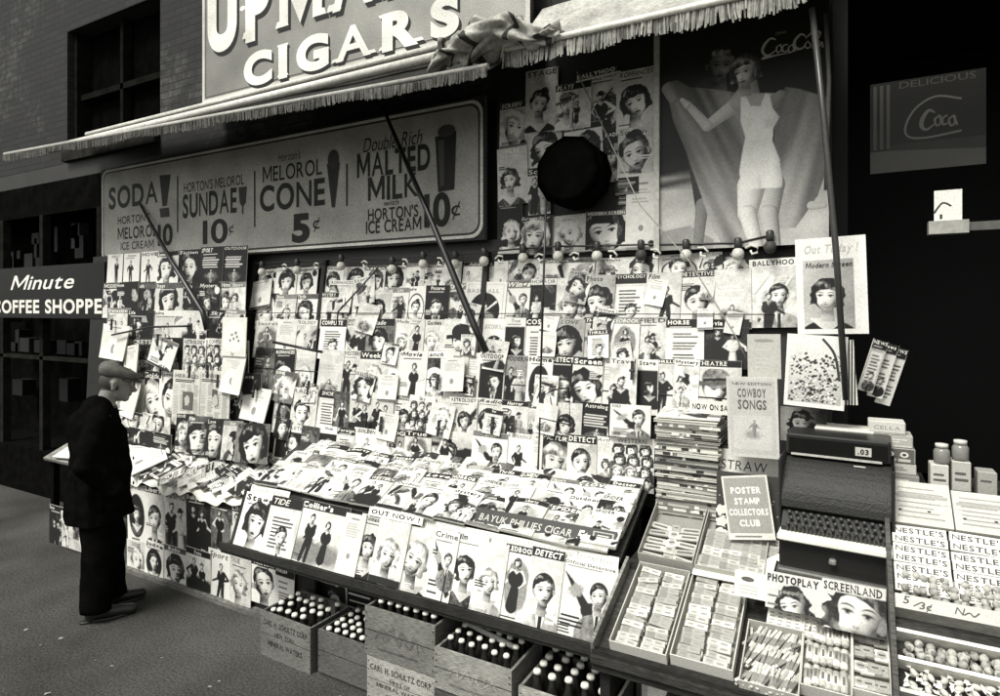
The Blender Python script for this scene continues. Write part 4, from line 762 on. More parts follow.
# slips and small covers tucked in anyhow between the rows
G = 'small leaflets tucked between the rows of the main rack'; rnd = random.Random(64)
for k, (yc, nn) in enumerate(((292, .02), (318, .035), (350, .05), (388, .064), (424, .078))):
    xs = sorted(rnd.sample(range(265, 735 if k < 3 else 600, 26), 6))
    for i, x in enumerate(xs):
        hw = rnd.uniform(7, 12); c = rnd.choice(['tx', 'sl', 'fd', 'bl', 'sc', 'f2', 'fb', 'dk']); y = yc+rnd.uniform(-6, 6)
        mag_px(RK, x-hw, y-hw*1.3, x+hw, y+hw*1.4, c, '', nn+.006, '%s leaflet tucked under %s row of main rack, %s from left' % (DESC[c], nth(k), nth(i)), G, rot=rnd.uniform(-.22, .22), th=.003, cat='leaflet', name='leaflet', curl=.06)
# spring clips on the covers
G = 'dark clips holding papers on the racks'; cp = None
for i, (x, y, pl, n) in enumerate(((316, 388, RK, .07), (448, 383, RK, .11), (447, 428, RK, .09), (500, 425, RK, .09), (520, 424, RK, .09), (639, 372, RK, .12), (376, 420, RK, .1), (391, 424, RK, .1), (268, 392, RK, .13), (172, 372, LR, .1), (152, 380, LR, .15), (208, 371, LR, .16), (226, 371, LR, .16), (236, 380, LR, .16), (128, 325, LR, .14), (174, 340, LR, .14))):
    M = pl.M(*pl.uv(x, y), n); lb = 'small dark clip holding covers on the %s' % ('main rack' if pl is RK else 'left rack')
    if cp is None: mb = MB(); mb.box(-.008, .008, -.05, .05, 0, .012, g(.015)); mb.tube([(-.014, .0, .012), (.014, 0, .012)], .007, g(.05)); cp = tag(mb.build('clip', METAL), lb, 'clip', G); cp.matrix_basis = M
    else: dup(cp, M, lb)
# ------------------------------------------------------------------ main display table
FP = Plane((0, 2.60, .575), (0, .12, .33)); TB = Plane((0, 2.72, .905), (0, .51, .23))
tb = thing('display_table', 'long dark display table with a steep front shelf full of magazines', 'table', (-2.1, 2.9, 0))
mb = MB(); slab(TB, -3.38, -.01, -.89, .58, -.03, -.004, g(.05), mb); part('table_top', mb, WOOD, tb)
mb = MB(); slab(FP, -3.40, 0, -.89, .35, -.03, -.004, g(.04), mb); part('front_shelf', mb, WOOD, tb)
mb = MB(); mb.box(-3.41, -.88, 2.545, 2.60, .535, .578, g(.03)); mb.box(-3.41, -.88, 2.535, 2.548, .555, .60, g(.035)); part('front_ledge', mb, WOOD, tb)
for x in (-3.30, -.96): mb = MB(); mb.box(x, x+.06, 2.96, 3.02, 0, .54, g(.025)); part('leg', mb, WOOD, tb)
mb = MB(); mb.box(-3.38, -.89, 3.05, 3.09, 0, 1.0, g(.012)); mb.box(-.9, -.885, 2.62, 3.09, .1, .7, g(.03)); part('back_panel', mb, PAINT, tb)
rnd = random.Random(8)
def on(pl, u0, u1, v0, v1, code, t, n, label, group=None, rot=0, th=.005, seed=0, tu=0, cat='magazine', name='magazine', res=None, bow=0, slump=0):
    r = random.Random(seed); a = cover(code, u1-u0, v1-v0, t, r, res)
    return sheet(name, label, cat, pl, u0, v0, u1, v1, a, n, th, rot, tu, 0, group, bow=bow, slump=slump)
PALE = True
G = 'large magazines standing along the front shelf'
for i, (x0, x1, c, t, sd) in enumerate(((243, 273, 'fd', 'Stage', 2), (270, 301, 'tx', 'TIDE', 5), (297, 346, 'f2', "Collier's", 2), (344, 364, 'bl', 'Post', 1), (358, 383, 'fd', 'Romance', 3), (377, 408, 'fb', 'PICTURE', 9), (402, 436, 'fb', 'Screen', 12), (432, 457, 'gn', 'Crime', 4), (452, 486, 'fd', 'Film', 18), (477, 507, 'fb', 'TRUE STORY', 21), (503, 534, 'fg', 'REDBOOK', 6), (530, 563, 'md', 'DETECT', 2), (560, 616, 'gn', 'Official Detective', 9))):
    u0, u1 = FP.uv(x0, interp(((243, 517), (616, 607)), x0))[0], FP.uv(x1, interp(((243, 517), (616, 607)), x1))[0]
    on(FP, u0, u1, .004, .325+.012*(i % 3), c, t, .014+.007*(i % 2), '%s large magazine on the front shelf, %s from left' % (DESC[c], nth(i)), G, rnd.uniform(-.012, .012), .006, sd*17+3, res=.003, bow=.003*(sd % 3-1), slump=.004)
G = 'pale magazines behind the front shelf row showing only titles'
for i, (x0, x1, t) in enumerate(((250, 288, 'Look Out'), (420, 470, 'Official Detective'), (468, 510, 'Official Detective'), (508, 548, 'Official McCOY'), (545, 618, 'Official Detective'))):
    u0, u1 = FP.uv(x0, interp(((250, 495), (620, 575)), x0))[0], FP.uv(x1, interp(((250, 495), (620, 575)), x1))[0]
    a = Art(u1-u0, .372, .82); a.text(t, a.w*.04, .335, w=a.w*.9, h=.026, col=.3, serif=True); sheet('magazine', 'pale magazine showing only its title above the front shelf, %s from left' % nth(i), 'magazine', FP, u0, .0, u1, .372, a, .001+.001*i, .004, 0, 0, 0, G)
PALE = False
u0, u1 = FP.uv(371, 519)[0], FP.uv(424, 533)[0]; a = Art(u1-u0, .05, .84); a.text('OUT NOW !', a.w*.05, .012, w=a.w*.9, h=.024, col=.02, bold=.04); sheet('title_strip', 'white paper strip with heavy black lettering above the front magazines', 'strip', FP, u0, .335, u1, .385, a, .03, .003)
ES = Plane((0, 2.735, .945), (0, .34, .5)); u0, u1 = ES.uv(472, 532)[0], ES.uv(613, 560)[0]
a = Art(u1-u0, .085, .04); a.text('BAYUK PHILLIES CIGAR', a.w*.03, .024, w=a.w*.68, h=.036, col=.55, shear=.2, bold=.01); a.text('5', a.w*.745, .016, h=.05, col=.85, shear=.2, bold=.03); a.text('¢', a.w*.80, .04, h=.022, col=.8)
a.poly([(a.w*.85, .014), (a.w*.985, .014), (a.w*.985, .072), (a.w*.85, .072)], .4); a.poly([(a.w*.86, .019), (a.w*.975, .019), (a.w*.975, .067), (a.w*.86, .067)], .04)
for k in range(3): a.rect(a.w*.88, .026+.013*k, a.w*.955, .031+.013*k, .6)
sheet('cigar_strip_sign', 'long dark cigar sign with a price of five cents on table edge', 'sign', ES, u0, 0, u1, .085, a, 0, .012, edge=.03)
G = 'magazines overlapping on the sloping table top'
TT = ['Love', 'Horror', 'SPIDER', 'Dime', 'Western', 'Outdoor', 'FLYING', 'Mystery', 'Action', 'Liberty', 'Foreign', 'Secrets', 'Ranch', 'ACE', 'Argosy', 'Thrills', 'G-MEN', 'Sport']
ti = 0
for k in range(4):
    u = -3.30+.03*k; i = 0
    while u < -1.06:
        w_ = rnd.uniform(.165, .2) if k else rnd.uniform(.18, .215)
        PALE = rnd.random() < .22; c = rnd.choice(['sl', 'sl', 'sl', 'sc', 'tx', 'fd', 'gn', 'sl', 'f2', 'sl', 'fg', 'fb']); t = TT[ti % len(TT)]; ti += 1
        if k == 0 and u > -1.35: c, t = 'sl', 'SPIDER'
        if k == 0 and u+w_ > -2.9 or 1:
            on(TB, u, min(u+w_, -.91), .118*k+rnd.uniform(-.01, .01), .118*k+.235, c, t, .034-.009*k+.0035*(i % 2), '%s magazine, %s table row from front, %s from left' % (DESC[c], nth(k), nth(i)), G, rnd.uniform(-.06, .06), .009+.004*rnd.random(), rnd.randint(0, 9999), rnd.uniform(-.02, .03), bow=rnd.uniform(0, .012), slump=rnd.uniform(-.004, .008))
        u += w_+rnd.uniform(-.012, .004); i += 1
PALE = False
for k, (v, c, t) in enumerate(((0.02, 'sl', 'SPIDER'), (.14, 'sc', 'SPIDER'), (.26, 'sl', 'Doctor'), (.36, 'bl', 'Model'))):
    on(TB, -1.075, -.905, v, v+.23, c, t, .05-.008*k, '%s magazine at the right end of the table, %s from front' % (DESC[c], nth(k)), G, .02, .016, 77+k)

# ------------------------------------------------------------------ left table and its hanging covers
LT = Plane((0, 2.86, .735), (0, .36, .17)); BP = Plane((0, 2.875, 0), (0, 0, 1))
lt = thing('side_table', 'long low table at the left heaped with magazines and newspapers', 'table', (-4.8, 3, 0))
mb = MB(); slab(LT, -6.25, 0, -3.42, .42, -.03, -.004, g(.3), mb); part('table_top', mb, WOOD, lt)
mb = MB(); mb.box(-4.96, -3.3, 2.885, 2.91, .03, .71, g(.02)); part('front_panel', mb, PAINT, lt)
mb = MB(); mb.box(-5.0, -3.25, 2.82, 2.885, .0, .03, g(.16)); part('base_board', mb, WOOD, lt)
for x in (-6.2, -4.97): mb = MB(); mb.box(x, x+.05, 2.9, 2.95, 0, .71, g(.006)); part('leg', mb, CLOTH, lt)
mb = MB(); rows = [[], [], []]
for i in range(61):
    x = -5.0+1.62*i/60; d = .035+.02*math.sin(i*.35)+.014*math.sin(i*.9+1)
    for j, (y, z) in enumerate(((2.90, .752), (2.845, .745), (2.83-.01*math.sin(i*.7), .735-d))): rows[j].append((x, y, z))
mb.grid(rows, g(.78)); tag(mb.build('paper_cover', PRINT, origin=(-4.2, 2.86, .74)), 'wavy white paper edge hanging over the front of left table', 'paper')
G = 'magazines heaped on the left table'; rnd = random.Random(21)
for k in range(5):
    for i in range(13):
        u = -4.85+.115*i+rnd.uniform(-.03, .03)+.02*k; v = .0+.07*k+rnd.uniform(-.015, .015); c = rnd.choice(['sc', 'sl', 'dk', 'sc', 'bl', 'tx', 'dkp', 'gn', 'sc'])
        on(LT, u-.075, u+.075, v, v+.2, c, WORDS[(i*5+k*3) % len(WORDS)], .035-.006*k+.0025*(i % 3), '%s magazine heaped on left table, %s tier, %s from left' % (DESC[c], nth(k), nth(i)), G, rnd.uniform(-.75, -.2), .006, rnd.randint(0, 9999), rnd.uniform(-.05, .03), bow=rnd.uniform(0, .014), slump=rnd.uniform(-.004, .012))
G = 'newspapers lying at the far left end of the table'
for i, (u, v, ro) in enumerate(((-5.9, .02, .1), (-5.5, .04, -.2), (-5.15, .01, .15), (-4.95, .03, -.5))):
    a = cover('bl', .34, .28, '', random.Random(i)); sheet('newspaper', 'folded white newspaper lying flat behind the man, %s from the left end' % nth(i), 'newspaper', LT, u-.17, v, u+.17, v+.28, a, .02+.012*i, .01, ro, 0, 0, G)
G = 'covers hung on the front of the left table'
def hang(pl, L, where, n=0, G=G):
    for i, (x0, x1, y0, y1, c, t) in enumerate(L):
        mag_px(pl, x0, y0, x1, y1, c, t, n+.006*(i % 2), '%s %s, %s from left' % (DESC[c], where, nth(i)), G, cat='magazine', th=.004)
hang(BP, ((129, 148, 484, 541, 'ov', ''), (147, 167, 486, 547, 'md', 'Liberty'), (165, 190, 489, 556, 'f2', 'Cosmo'), (189, 213, 494, 550, 'f2', 'Ballyhoo'), (211, 234, 498, 554, 'fg', 'Film'), (232, 252, 505, 556, 'sl', 'Life')), 'hung in upper row under left table', .004)
hang(BP, ((129, 149, 541, 575, 'fb', 'LOVE'), (147, 166, 541, 580, 'ov', 'Judge'), (164, 189, 546, 588, 'fd', 'Radio'), (189, 213, 548, 593, 'f2', 'Foto'), (210, 234, 550, 603, 'fgk', 'Sport'), (232, 253, 556, 606, 'fb', 'TRUE')), 'hung in lower row under left table', .012)
hang(Plane((0, 2.86, 0), (0, 0, 1)), ((50, 66, 506, 545, 'sc', 'Farm'), (63, 84, 513, 549, 'sl', 'Home')), 'hung low at the far left behind the man')
UP = Plane((0, 2.98, 0), (0, 0, 1))
hang(BP, ((251, 280, 560, 604, 'fd', 'TRUE LOVE'), (277, 296, 568, 612, 'tx', 'FORUM')), 'hung at the right end under left table', .01)
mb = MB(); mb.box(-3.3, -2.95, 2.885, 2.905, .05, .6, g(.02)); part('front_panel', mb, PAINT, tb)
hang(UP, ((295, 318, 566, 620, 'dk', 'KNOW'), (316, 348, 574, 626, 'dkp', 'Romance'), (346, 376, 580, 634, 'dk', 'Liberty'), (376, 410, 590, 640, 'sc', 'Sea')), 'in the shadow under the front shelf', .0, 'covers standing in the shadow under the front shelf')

# ------------------------------------------------------------------ crates and bottles
bot = None; NB = {}
def bottle(x, y, z, where, tall=False, sc_=1.0):
    global bot
    i = NB.get(where, 0); NB[where] = i+1
    lb = 'dark glass bottle with a pale cap standing in %s' % where; G_ = 'capped bottles standing in '+where
    if bot is None:
        mb = MB(); mb.lathe([(.028, 0), (.031, .008), (.031, .12), (.027, .145), (.015, .18), (.0125, .215), (.0135, .222)], g(.018), n=14); bot = mb.build('bottle', GLASS)
        mb = MB(); mb.lathe([(.0165, .214), (.0165, .222), (.0135, .229), (.004, .2305)], g(.78), n=14); mb.build('cap', PAINT, bot)
        bot.matrix_basis = Matrix.Translation((x, y, z)); tag(bot, lb, 'bottle', G_)
    else: dup(bot, Matrix.Translation((x, y, z)) @ Matrix.Rotation(rnd.uniform(-.04, .04), 4, 'X') @ Matrix.Scale(sc_, 4), lb, G_)
def crate(x0, x1, y0, y1, z0, z1, tone, label, txt=None, rot=0, zface=None):
    c = Vector(((x0+x1)/2, y0, z0)); t = thing('crate', label, 'crate', c, rot); hw = (x1-x0)/2; d = y1-y0; h = z1-z0; th = .014
    def pt(nm, mb): o = mb.build(nm, WOOD); o.parent = t
    mb = MB(); a = Art(hw*2, h, tone)
    if txt == 'script':                                  # worn painted flourish, no longer readable
        txt = ()
        for q in range(3): a.curve([(hw*(.35+.16*i+.5*(q == 2)*0)+random.uniform(-.02, .02), h*(.55+(.16 if i % 2 else -.14)*random.uniform(.5, 1)-.04*q)) for i in range(9)], [.004, .012, .005, .014, .006, .012, .005, .01, .003], tone*random.choice([.72, .8, 1.25]))
        a.line([(hw*.4, h*.2), (hw*1.5, h*.21)], .008, tone*.6)
    yy = h*(.5+random.uniform(-.04, .04)); a.rect(0, yy, hw*2, yy+.003, .01)
    for ex in (.008, hw*2-.012):
        for ez in (.03, .3*h+.02, .7*h, h-.03): a.ell(ex+.002, ez, .004, .004, .01, n=7)
    for (s, fx, fy, fw, fh, col, sh) in (txt or ()): a.text(s, fx*hw*2, fy*h, w=fw*hw*2, h=fh*h, col=col, shear=sh, bold=.02 if sh == 0 else 0)
    mb.box(-hw, hw, 0, th, 0, h, g(tone*.9)); a.emit(mb, 0, lambda x, y, z: (x-hw, -.0004-z, y)); pt('front_panel', mb)
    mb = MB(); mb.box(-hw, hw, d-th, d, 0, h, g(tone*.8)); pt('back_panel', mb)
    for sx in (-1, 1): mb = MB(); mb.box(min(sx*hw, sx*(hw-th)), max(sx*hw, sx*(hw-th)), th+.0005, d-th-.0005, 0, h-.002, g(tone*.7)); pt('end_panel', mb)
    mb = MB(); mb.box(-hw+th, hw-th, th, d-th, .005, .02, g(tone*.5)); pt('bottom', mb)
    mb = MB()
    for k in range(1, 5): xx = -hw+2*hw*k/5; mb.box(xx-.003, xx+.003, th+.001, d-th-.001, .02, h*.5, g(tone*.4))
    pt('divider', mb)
    return t
def fill(x0, x1, y0, y1, z, nx, ny, where, skip=0, sc_=1.0):
    for j in range(ny):
        for i in range(nx):
            if rnd.random() < skip: continue
            bottle(x0+(x1-x0)*(i+.5)/nx+rnd.uniform(-.004, .004), y0+(y1-y0)*(j+.5)/ny+rnd.uniform(-.004, .004), z, where, sc_=sc_)
rnd = random.Random(33); random.seed(5)
T1 = [('CARL H. SCHULTZ CORP', .06, .72, .88, .13, .03, 0), ('NEW YORK', .3, .53, .4, .09, .04, 0), ('MINERAL WATERS', .16, .28, .68, .12, .03, 0)]
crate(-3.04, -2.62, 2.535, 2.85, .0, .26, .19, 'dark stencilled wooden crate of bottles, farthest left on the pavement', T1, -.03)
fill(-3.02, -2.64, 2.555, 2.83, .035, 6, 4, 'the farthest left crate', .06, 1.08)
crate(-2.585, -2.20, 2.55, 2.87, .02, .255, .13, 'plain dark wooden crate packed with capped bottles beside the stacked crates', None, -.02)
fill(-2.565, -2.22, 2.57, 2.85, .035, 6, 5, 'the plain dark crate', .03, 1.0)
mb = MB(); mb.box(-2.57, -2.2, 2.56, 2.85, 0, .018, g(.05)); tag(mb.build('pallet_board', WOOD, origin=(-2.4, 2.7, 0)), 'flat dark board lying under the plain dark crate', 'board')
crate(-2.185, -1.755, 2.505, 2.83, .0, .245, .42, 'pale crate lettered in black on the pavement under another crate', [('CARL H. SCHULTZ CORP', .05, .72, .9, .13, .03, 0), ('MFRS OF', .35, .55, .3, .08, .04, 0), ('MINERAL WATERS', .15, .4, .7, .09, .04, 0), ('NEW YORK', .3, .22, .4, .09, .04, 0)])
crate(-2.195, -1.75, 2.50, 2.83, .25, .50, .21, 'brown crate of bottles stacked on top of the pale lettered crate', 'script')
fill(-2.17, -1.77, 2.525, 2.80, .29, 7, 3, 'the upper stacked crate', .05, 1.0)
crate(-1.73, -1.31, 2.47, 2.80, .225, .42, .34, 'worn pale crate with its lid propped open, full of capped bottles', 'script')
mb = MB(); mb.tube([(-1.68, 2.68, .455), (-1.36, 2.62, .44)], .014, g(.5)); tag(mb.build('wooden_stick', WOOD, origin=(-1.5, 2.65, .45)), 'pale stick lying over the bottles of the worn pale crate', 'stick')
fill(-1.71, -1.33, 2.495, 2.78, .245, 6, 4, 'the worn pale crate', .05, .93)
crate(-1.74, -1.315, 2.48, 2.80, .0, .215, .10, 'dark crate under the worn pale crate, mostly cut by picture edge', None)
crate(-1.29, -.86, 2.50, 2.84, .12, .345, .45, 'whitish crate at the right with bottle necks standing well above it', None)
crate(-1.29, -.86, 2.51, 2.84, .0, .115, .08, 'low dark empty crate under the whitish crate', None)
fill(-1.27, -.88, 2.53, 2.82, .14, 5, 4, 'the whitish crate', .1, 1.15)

# ------------------------------------------------------------------ counter on the right
CS = Plane((0, 2.30, .735), (0, .44, .165)); UT = Plane((0, 2.75, .935), (0, .27, .115)); RT = Plane((0, 2.25, .86), (0, .60, .51))
ct = thing('counter', 'dark sales counter at the right carrying sweets, boxes and the register', 'counter', (-.2, 2.8, 0))
mb = MB(); slab(CS, -.84, -.01, .125, .46, -.035, -.006, g(.06), mb); part('sloping_tray', mb, WOOD, ct)
mb = MB(); mb.box(-.85, .13, 2.262, 2.296, .665, .742, g(.03)); mb.box(-.85, .13, 2.245, 2.262, .70, .725, g(.045)); part('front_ledge', mb, WOOD, ct)
mb = MB(); slab(CS, -.855, -.03, -.842, .46, -.05, .05, g(.3), mb); part('side_board', mb, WOOD, ct)
mb = MB(); mb.box(-.86, 2.2, 2.72, 3.45, .85, .905, g(.03)); mb.box(-.84, 2.2, 3.0, 3.45, .9, .985, g(.03)); mb.box(-.24, .14, 2.61, 3.0, .905, 1.028, g(.02)); part('counter_top', mb, WOOD, ct)
mb = MB(); mb.box(-.82, 2.2, 2.75, 3.4, 0, .85, g(.015)); part('base', mb, PAINT, ct)
for x in (-.83, .09): mb = MB(); mb.box(x, x+.04, 2.3, 2.34, 0, .67, g(.02)); part('leg', mb, WOOD, ct)
u0, v0, u1, v1 = Plane((0, 2.46, 0), (0, 0, 1)).rect(642, 673, 748, 720); a = Art(u1-u0, .34, .55); r = ras(a, .004, .55); r.rect(a.w*.06, .03, a.w*.94, .31, .75); r.face(a.w*.4, .2, .05, .04, .85, 'bob', .1, 0, .7); r.ell(a.w*.75, .24, .06, .05, .85, 0, None, .4); r.finish()
sheet('display_card', 'pale picture card hanging in the shade under the sweets tray', 'card', Plane((0, 2.46, 0), (0, 0, 1)), u0, v1-.34, u1, v1, a, 0, .004)
# a cardboard box of local size w x d, open on top, lying on a plane
def card_box(pl, u0, v0, u1, v1, h, label, tone=.55, n=0, rot=0, art=None, name='cardboard_box', group=None):
    w, d = u1-u0, v1-v0; e = .004; t = bpy.data.objects.new(name, None); COL.objects.link(t); tag(t, label, 'box', group); t.matrix_basis = pl.M((u0+u1)/2, v0, n, rot)
    mb = MB(); mb.box(-w/2, w/2, 0, d, 0, e, g(tone*.7)); o = mb.build('bottom', PRINT); o.parent = t
    mb = MB(); mb.box(-w/2, w/2, 0, e, e, h, g(tone)); o = mb.build('front_wall', PRINT); o.parent = t
    mb = MB(); mb.box(-w/2, w/2, d-e, d, e, h*1.15, g(tone*.8)); o = mb.build('back_wall', PRINT); o.parent = t
    for s in (-1, 1): mb = MB(); mb.box(min(s*w/2, s*(w/2-e)), max(s*w/2, s*(w/2-e)), e+.0004, d-e-.0004, e, h*1.05, g(tone*.9)); o = mb.build('side_wall', PRINT); o.parent = t
    return t
_pr = {}
def goods(kindk, M, label, cat, group, i):
    """wrapped sweets: a few shapes and prints, copied"""
    k = (kindk, i % 5)
    if k not in _pr:
        r = random.Random(hash(kindk) % 1000 if False else sum(map(ord, kindk))*7+i); mb = MB(); c = r.choice([.36, .45, .54, .62, .72]); nm = 'sweet'
        if kindk == 'stick':
            nm = 'gum_packet'; mb.box(-.042, .042, -.0125, .0125, 0, .012, g(c), .0015); mb.box(-.034, -.005, -.0126, .0126, .0105, .0123, g(c*r.choice([.7, .85]))); mb.box(.004, .03, -.004, .004, .0118, .0125, g(.3)); mb.box(-.03, -.012, -.0015, .0025, .012, .0127, g(.25)); mb.box(-.0424, .0424, -.0127, -.0105, .002, .0095, g(c*.75))
        elif kindk == 'thin': nm = 'candy_stick'; mb.box(-.055, .055, -.005, .005, 0, .007, g(c*1.1), .0012); mb.box(-.03, .01, -.0052, .0052, .006, .0072, g(c*.5))
        elif kindk == 'bar': nm = 'chocolate_bar'; mb.box(-.055, .055, -.016, .016, 0, .01, g(c), .003); mb.box(-.045, .045, -.0162, .0162, .0085, .0104, g(c*.8)); mb.box(-.035, .03, -.006, .006, .01, .0108, g(.15))
        elif kindk == 'roll': nm = 'mint_roll'; mb.tube([(0, -.04, .012), (0, -.037, .012), (0, .037, .012), (0, .04, .012)], [.006, .0125, .0125, .006], g(c), 10); mb.tube([(0, -.02, .012), (0, .02, .012)], .0128, g(r.choice([.4, .6, .8])), 10); mb.box(-.004, .004, -.016, .014, .0235, .0255, g(.15))
        elif kindk == 'square': nm = 'square_packet'; mb.box(-.022, .022, -.022, .022, 0, .014, g(c), .003); mb.lathe([(.016, .014), (.016, .0148)], g(r.choice([.4, .6])), n=14); mb.box(-.01, .01, -.003, .003, .0146, .0154, g(.1))
        elif kindk == 'ball': nm = 'round_sweet'; mb.ball((0, 0, .012), .0135, .0125, .011, g(r.choice([.12, .3, .45, .6])), 12, 8); mb.ball((.004, .002, .0145), .010, .009, .0095, g(r.choice([.2, .4])), 8, 6)
        elif kindk == 'twist': nm = 'wrapped_toffee'; mb.ball((0, 0, .009), .014, .009, .009, g(c), 8, 5); mb.grid([[(.012, 0, .009), (.012, 0, .009)], [(.024, -.009, .011), (.024, .009, .007)]], g(.8)); mb.grid([[(-.012, 0, .009), (-.012, 0, .009)], [(-.024, -.009, .008), (-.024, .009, .012)]], g(.8))
        o = mb.build(nm, PRINT); _pr[k] = o
        tag(o, label, cat, group); o.matrix_basis = M; return o
    return dup(_pr[k], M, label, group)
rnd = random.Random(77)
def slots(pl, rect, h, nx, ny, kindk, label, cat, group, rot=0, boxlabel=None, tone=.6, n=.006, jit=.1, tu=0, layers=1):
    u0, v0, u1, v1 = pl.rect(*rect)
    if boxlabel: card_box(pl, u0, v0, u1, v1, h, boxlabel, tone)
    i = 0
    for L in range(layers):
        for b in range(ny):
            for a_ in range(nx):
                u = u0+.012+(u1-u0-.024)*(a_+.5)/nx; v = v0+.01+(v1-v0-.02)*(b+.5)/ny
                goods(kindk, pl.M(u+rnd.uniform(-1, 1)*.003, v+rnd.uniform(-1, 1)*.003, n+.012*L+rnd.uniform(0, .002)+(.003 if (a_+b) % 2 else 0), rot+rnd.uniform(-jit, jit)*(1.6 if rnd.random() < .15 else .6), tu+rnd.uniform(-.14, .14), rnd.uniform(-.1, .1)), label, cat, group, rnd.randint(0, 4)); i += 1
slots(CS, (623, 574, 681, 662), .05, 2, 14, 'stick', 'small gum packet in the leftmost box of the sloping tray', 'gum packet', 'gum packets in the leftmost sweets box', 0, 'shallow card box of gum packets, leftmost on the sloping tray', .6, .016, .22, .2, layers=2)
slots(CS, (681, 580, 743, 676), .05, 2, 15, 'stick', 'small gum packet in the second box of the sloping tray', 'gum packet', 'gum packets in the second sweets box', 0, 'shallow card box of gum packets, second from left on the tray', .65, .016, .08, .2, layers=2)
slots(CS, (743, 636, 802, 700), .05, 14, 3, 'thin', 'thin wrapped candy stick jumbled in the third tray box', 'candy stick', 'candy sticks jumbled in the third box', R(72), 'shallow card box of jumbled candy sticks, third from left on tray', .55, .014, .3, .1, layers=2)
slots(CS, (802, 630, 852, 702), .05, 6, 3, 'roll', 'small mint roll in the box below the magazines', 'mint roll', 'mint rolls on the sloping tray', 0, 'shallow card box of mint rolls near right end of tray', .6, .02, .06)
slots(CS, (852, 622, 889, 704), .05, 4, 5, 'square', 'small square packet in the rightmost tray box', 'packet', 'square packets in the rightmost tray box', 0, 'shallow card box of square packets, rightmost on the sloping tray', .7, .02, .05)
# upright printed cards behind the boxes
BK = Plane((0, 2.52, .82), (0, .06, .2))
def card(pl, rect, art_fn, label, cat='card', n=0, name='display_card', th=.004, rot=0, bgc=.78):
    u0, v0, u1, v1 = pl.rect(*rect); a = Art(u1-u0, v1-v0, bgc); art_fn(a, a.w, a.h); return sheet(name, label, cat, pl, u0, v0, u1, v1, a, n, th, rot)
def f_photoplay(a, W, H_):
    r = ras(a, .003, .8, 4); r.face(W*.5, H_*.1, W*.26, .04, .9, 'wave', -.2, .3, .3); r.lines(W*.03, H_*.05, W*.3, H_*.4, 3, .3); r.finish(1.2, .9); a.text('PHOTOPLAY', W*.03, H_*.74, w=W*.92, h=H_*.2, col=.03, bold=.05)
def f_screen(a, W, H_):
    r = ras(a, .003, .8, 9); r.face(W*.58, H_*.32, W*.42, .1, .88, 'wave', -.05, -.12, .8); r.rect(0, H_*.76, W, H_, .82); r.finish(1.2, .9); a.text('SCREENLAND', W*.03, H_*.79, w=W*.92, h=H_*.17, col=.04, bold=.03, serif=True)
def f_stand(a, W, H_): a.text('5¢', W*.1, H_*.6, h=H_*.3, col=.1); lines(a, W*.1, H_*.1, W*.9, H_*.5, 3, .4, rnd)
card(BK, (735, 572, 768, 598), lambda a, W, H_: (a.ell(W*.4, H_*.7, W*.2, H_*.1, .1), lines(a, W*.1, H_*.1, W*.9, H_*.5, 3, .5, rnd)), 'pale card partly hidden behind the white box flap on tray', n=.01)
card(BK, (766, 575, 822, 612), f_photoplay, 'magazine with bold black title standing left behind the tray boxes', 'magazine', .012, 'magazine')
card(BK, (822, 583, 886, 632), f_screen, 'magazine with a large printed eye standing behind the tray boxes', 'magazine', .02, 'magazine')
def f_rows(a, W, H_):
    for k in range(6): a.rect(W*(.03+.16*k), H_*.04, W*(.03+.16*k+.14), H_*.93, .84); lines(a, W*(.04+.16*k), H_*.08, W*(.04+.16*k+.11), H_*.88, 9, .35, rnd)
card(CS, (768, 602, 822, 642), f_rows, 'flat white pack of printed labels lying under the bold titled magazine', 'packet', .03, 'label_pack', .012)
card(CS, (694, 570, 760, 592), lambda a, W, H_: a.rect(W*.1, H_*.5, W*.13, H_*.6, .3), 'raised white flap of the second sweets box', 'flap', .055, 'box_flap', .003, bgc=.85)
def f_grid(a, W, H_):
    for i in range(3):
        for j in range(2): a.rect(W*(.04+.32*i), H_*(.06+.46*j), W*(.32+.32*i), H_*(.48+.46*j), .72)
card(CS, (836, 618, 886, 648), f_grid, 'flat tray of six pale packets lying below the printed eye magazine', 'packet', .06, 'packet_tray', .015, bgc=.5)
# upper box on the counter with white packs and bundles
u0, v0, u1, v1 = UT.rect(645, 517, 770, 577)
card_box(UT, u0, v0, u0+(u1-u0)*.46, v1, .06, 'grey card box of white packs behind the sloping tray', .4); card_box(UT, u0+(u1-u0)*.47, v0, u1, v1, .055, 'grey card box of paper bundles beside the register', .45)
for j in range(5):
    for i in range(3): goods('square' if i == 1 else 'bar', UT.M(u0+.05+.07*i, v0+.03+.048*j, .02+.004*(j % 2), rnd.uniform(-.2, .2)), 'white packet in the grey box behind the tray, %s row' % nth(j), 'packet', 'white packets in the grey counter box', rnd.randint(0, 4))
for i in range(4):
    for j in range(9): goods('stick', UT.M(u0+(u1-u0)*.47+.055+.075*i, v0+.025+.027*j, .022+.003*(j % 2), rnd.uniform(-.12, .02), .2), 'paper wrapped packet in the grey box beside the register', 'packet', 'packets bundled in the grey box by the register', rnd.randint(0, 4))
mb = MB(); rows = [[(-.33+.05*i, 2.62+.09*j+.02*math.sin(i+j), .93+.05*math.sin(i*.8)*j+.01*i) for i in range(4)] for j in range(3)]; mb.grid(rows, g(.8)); tag(mb.build('paper_bag', PRINT, origin=(-.25, 2.7, .93)), 'crumpled white paper lying between the grey box and the register', 'paper')
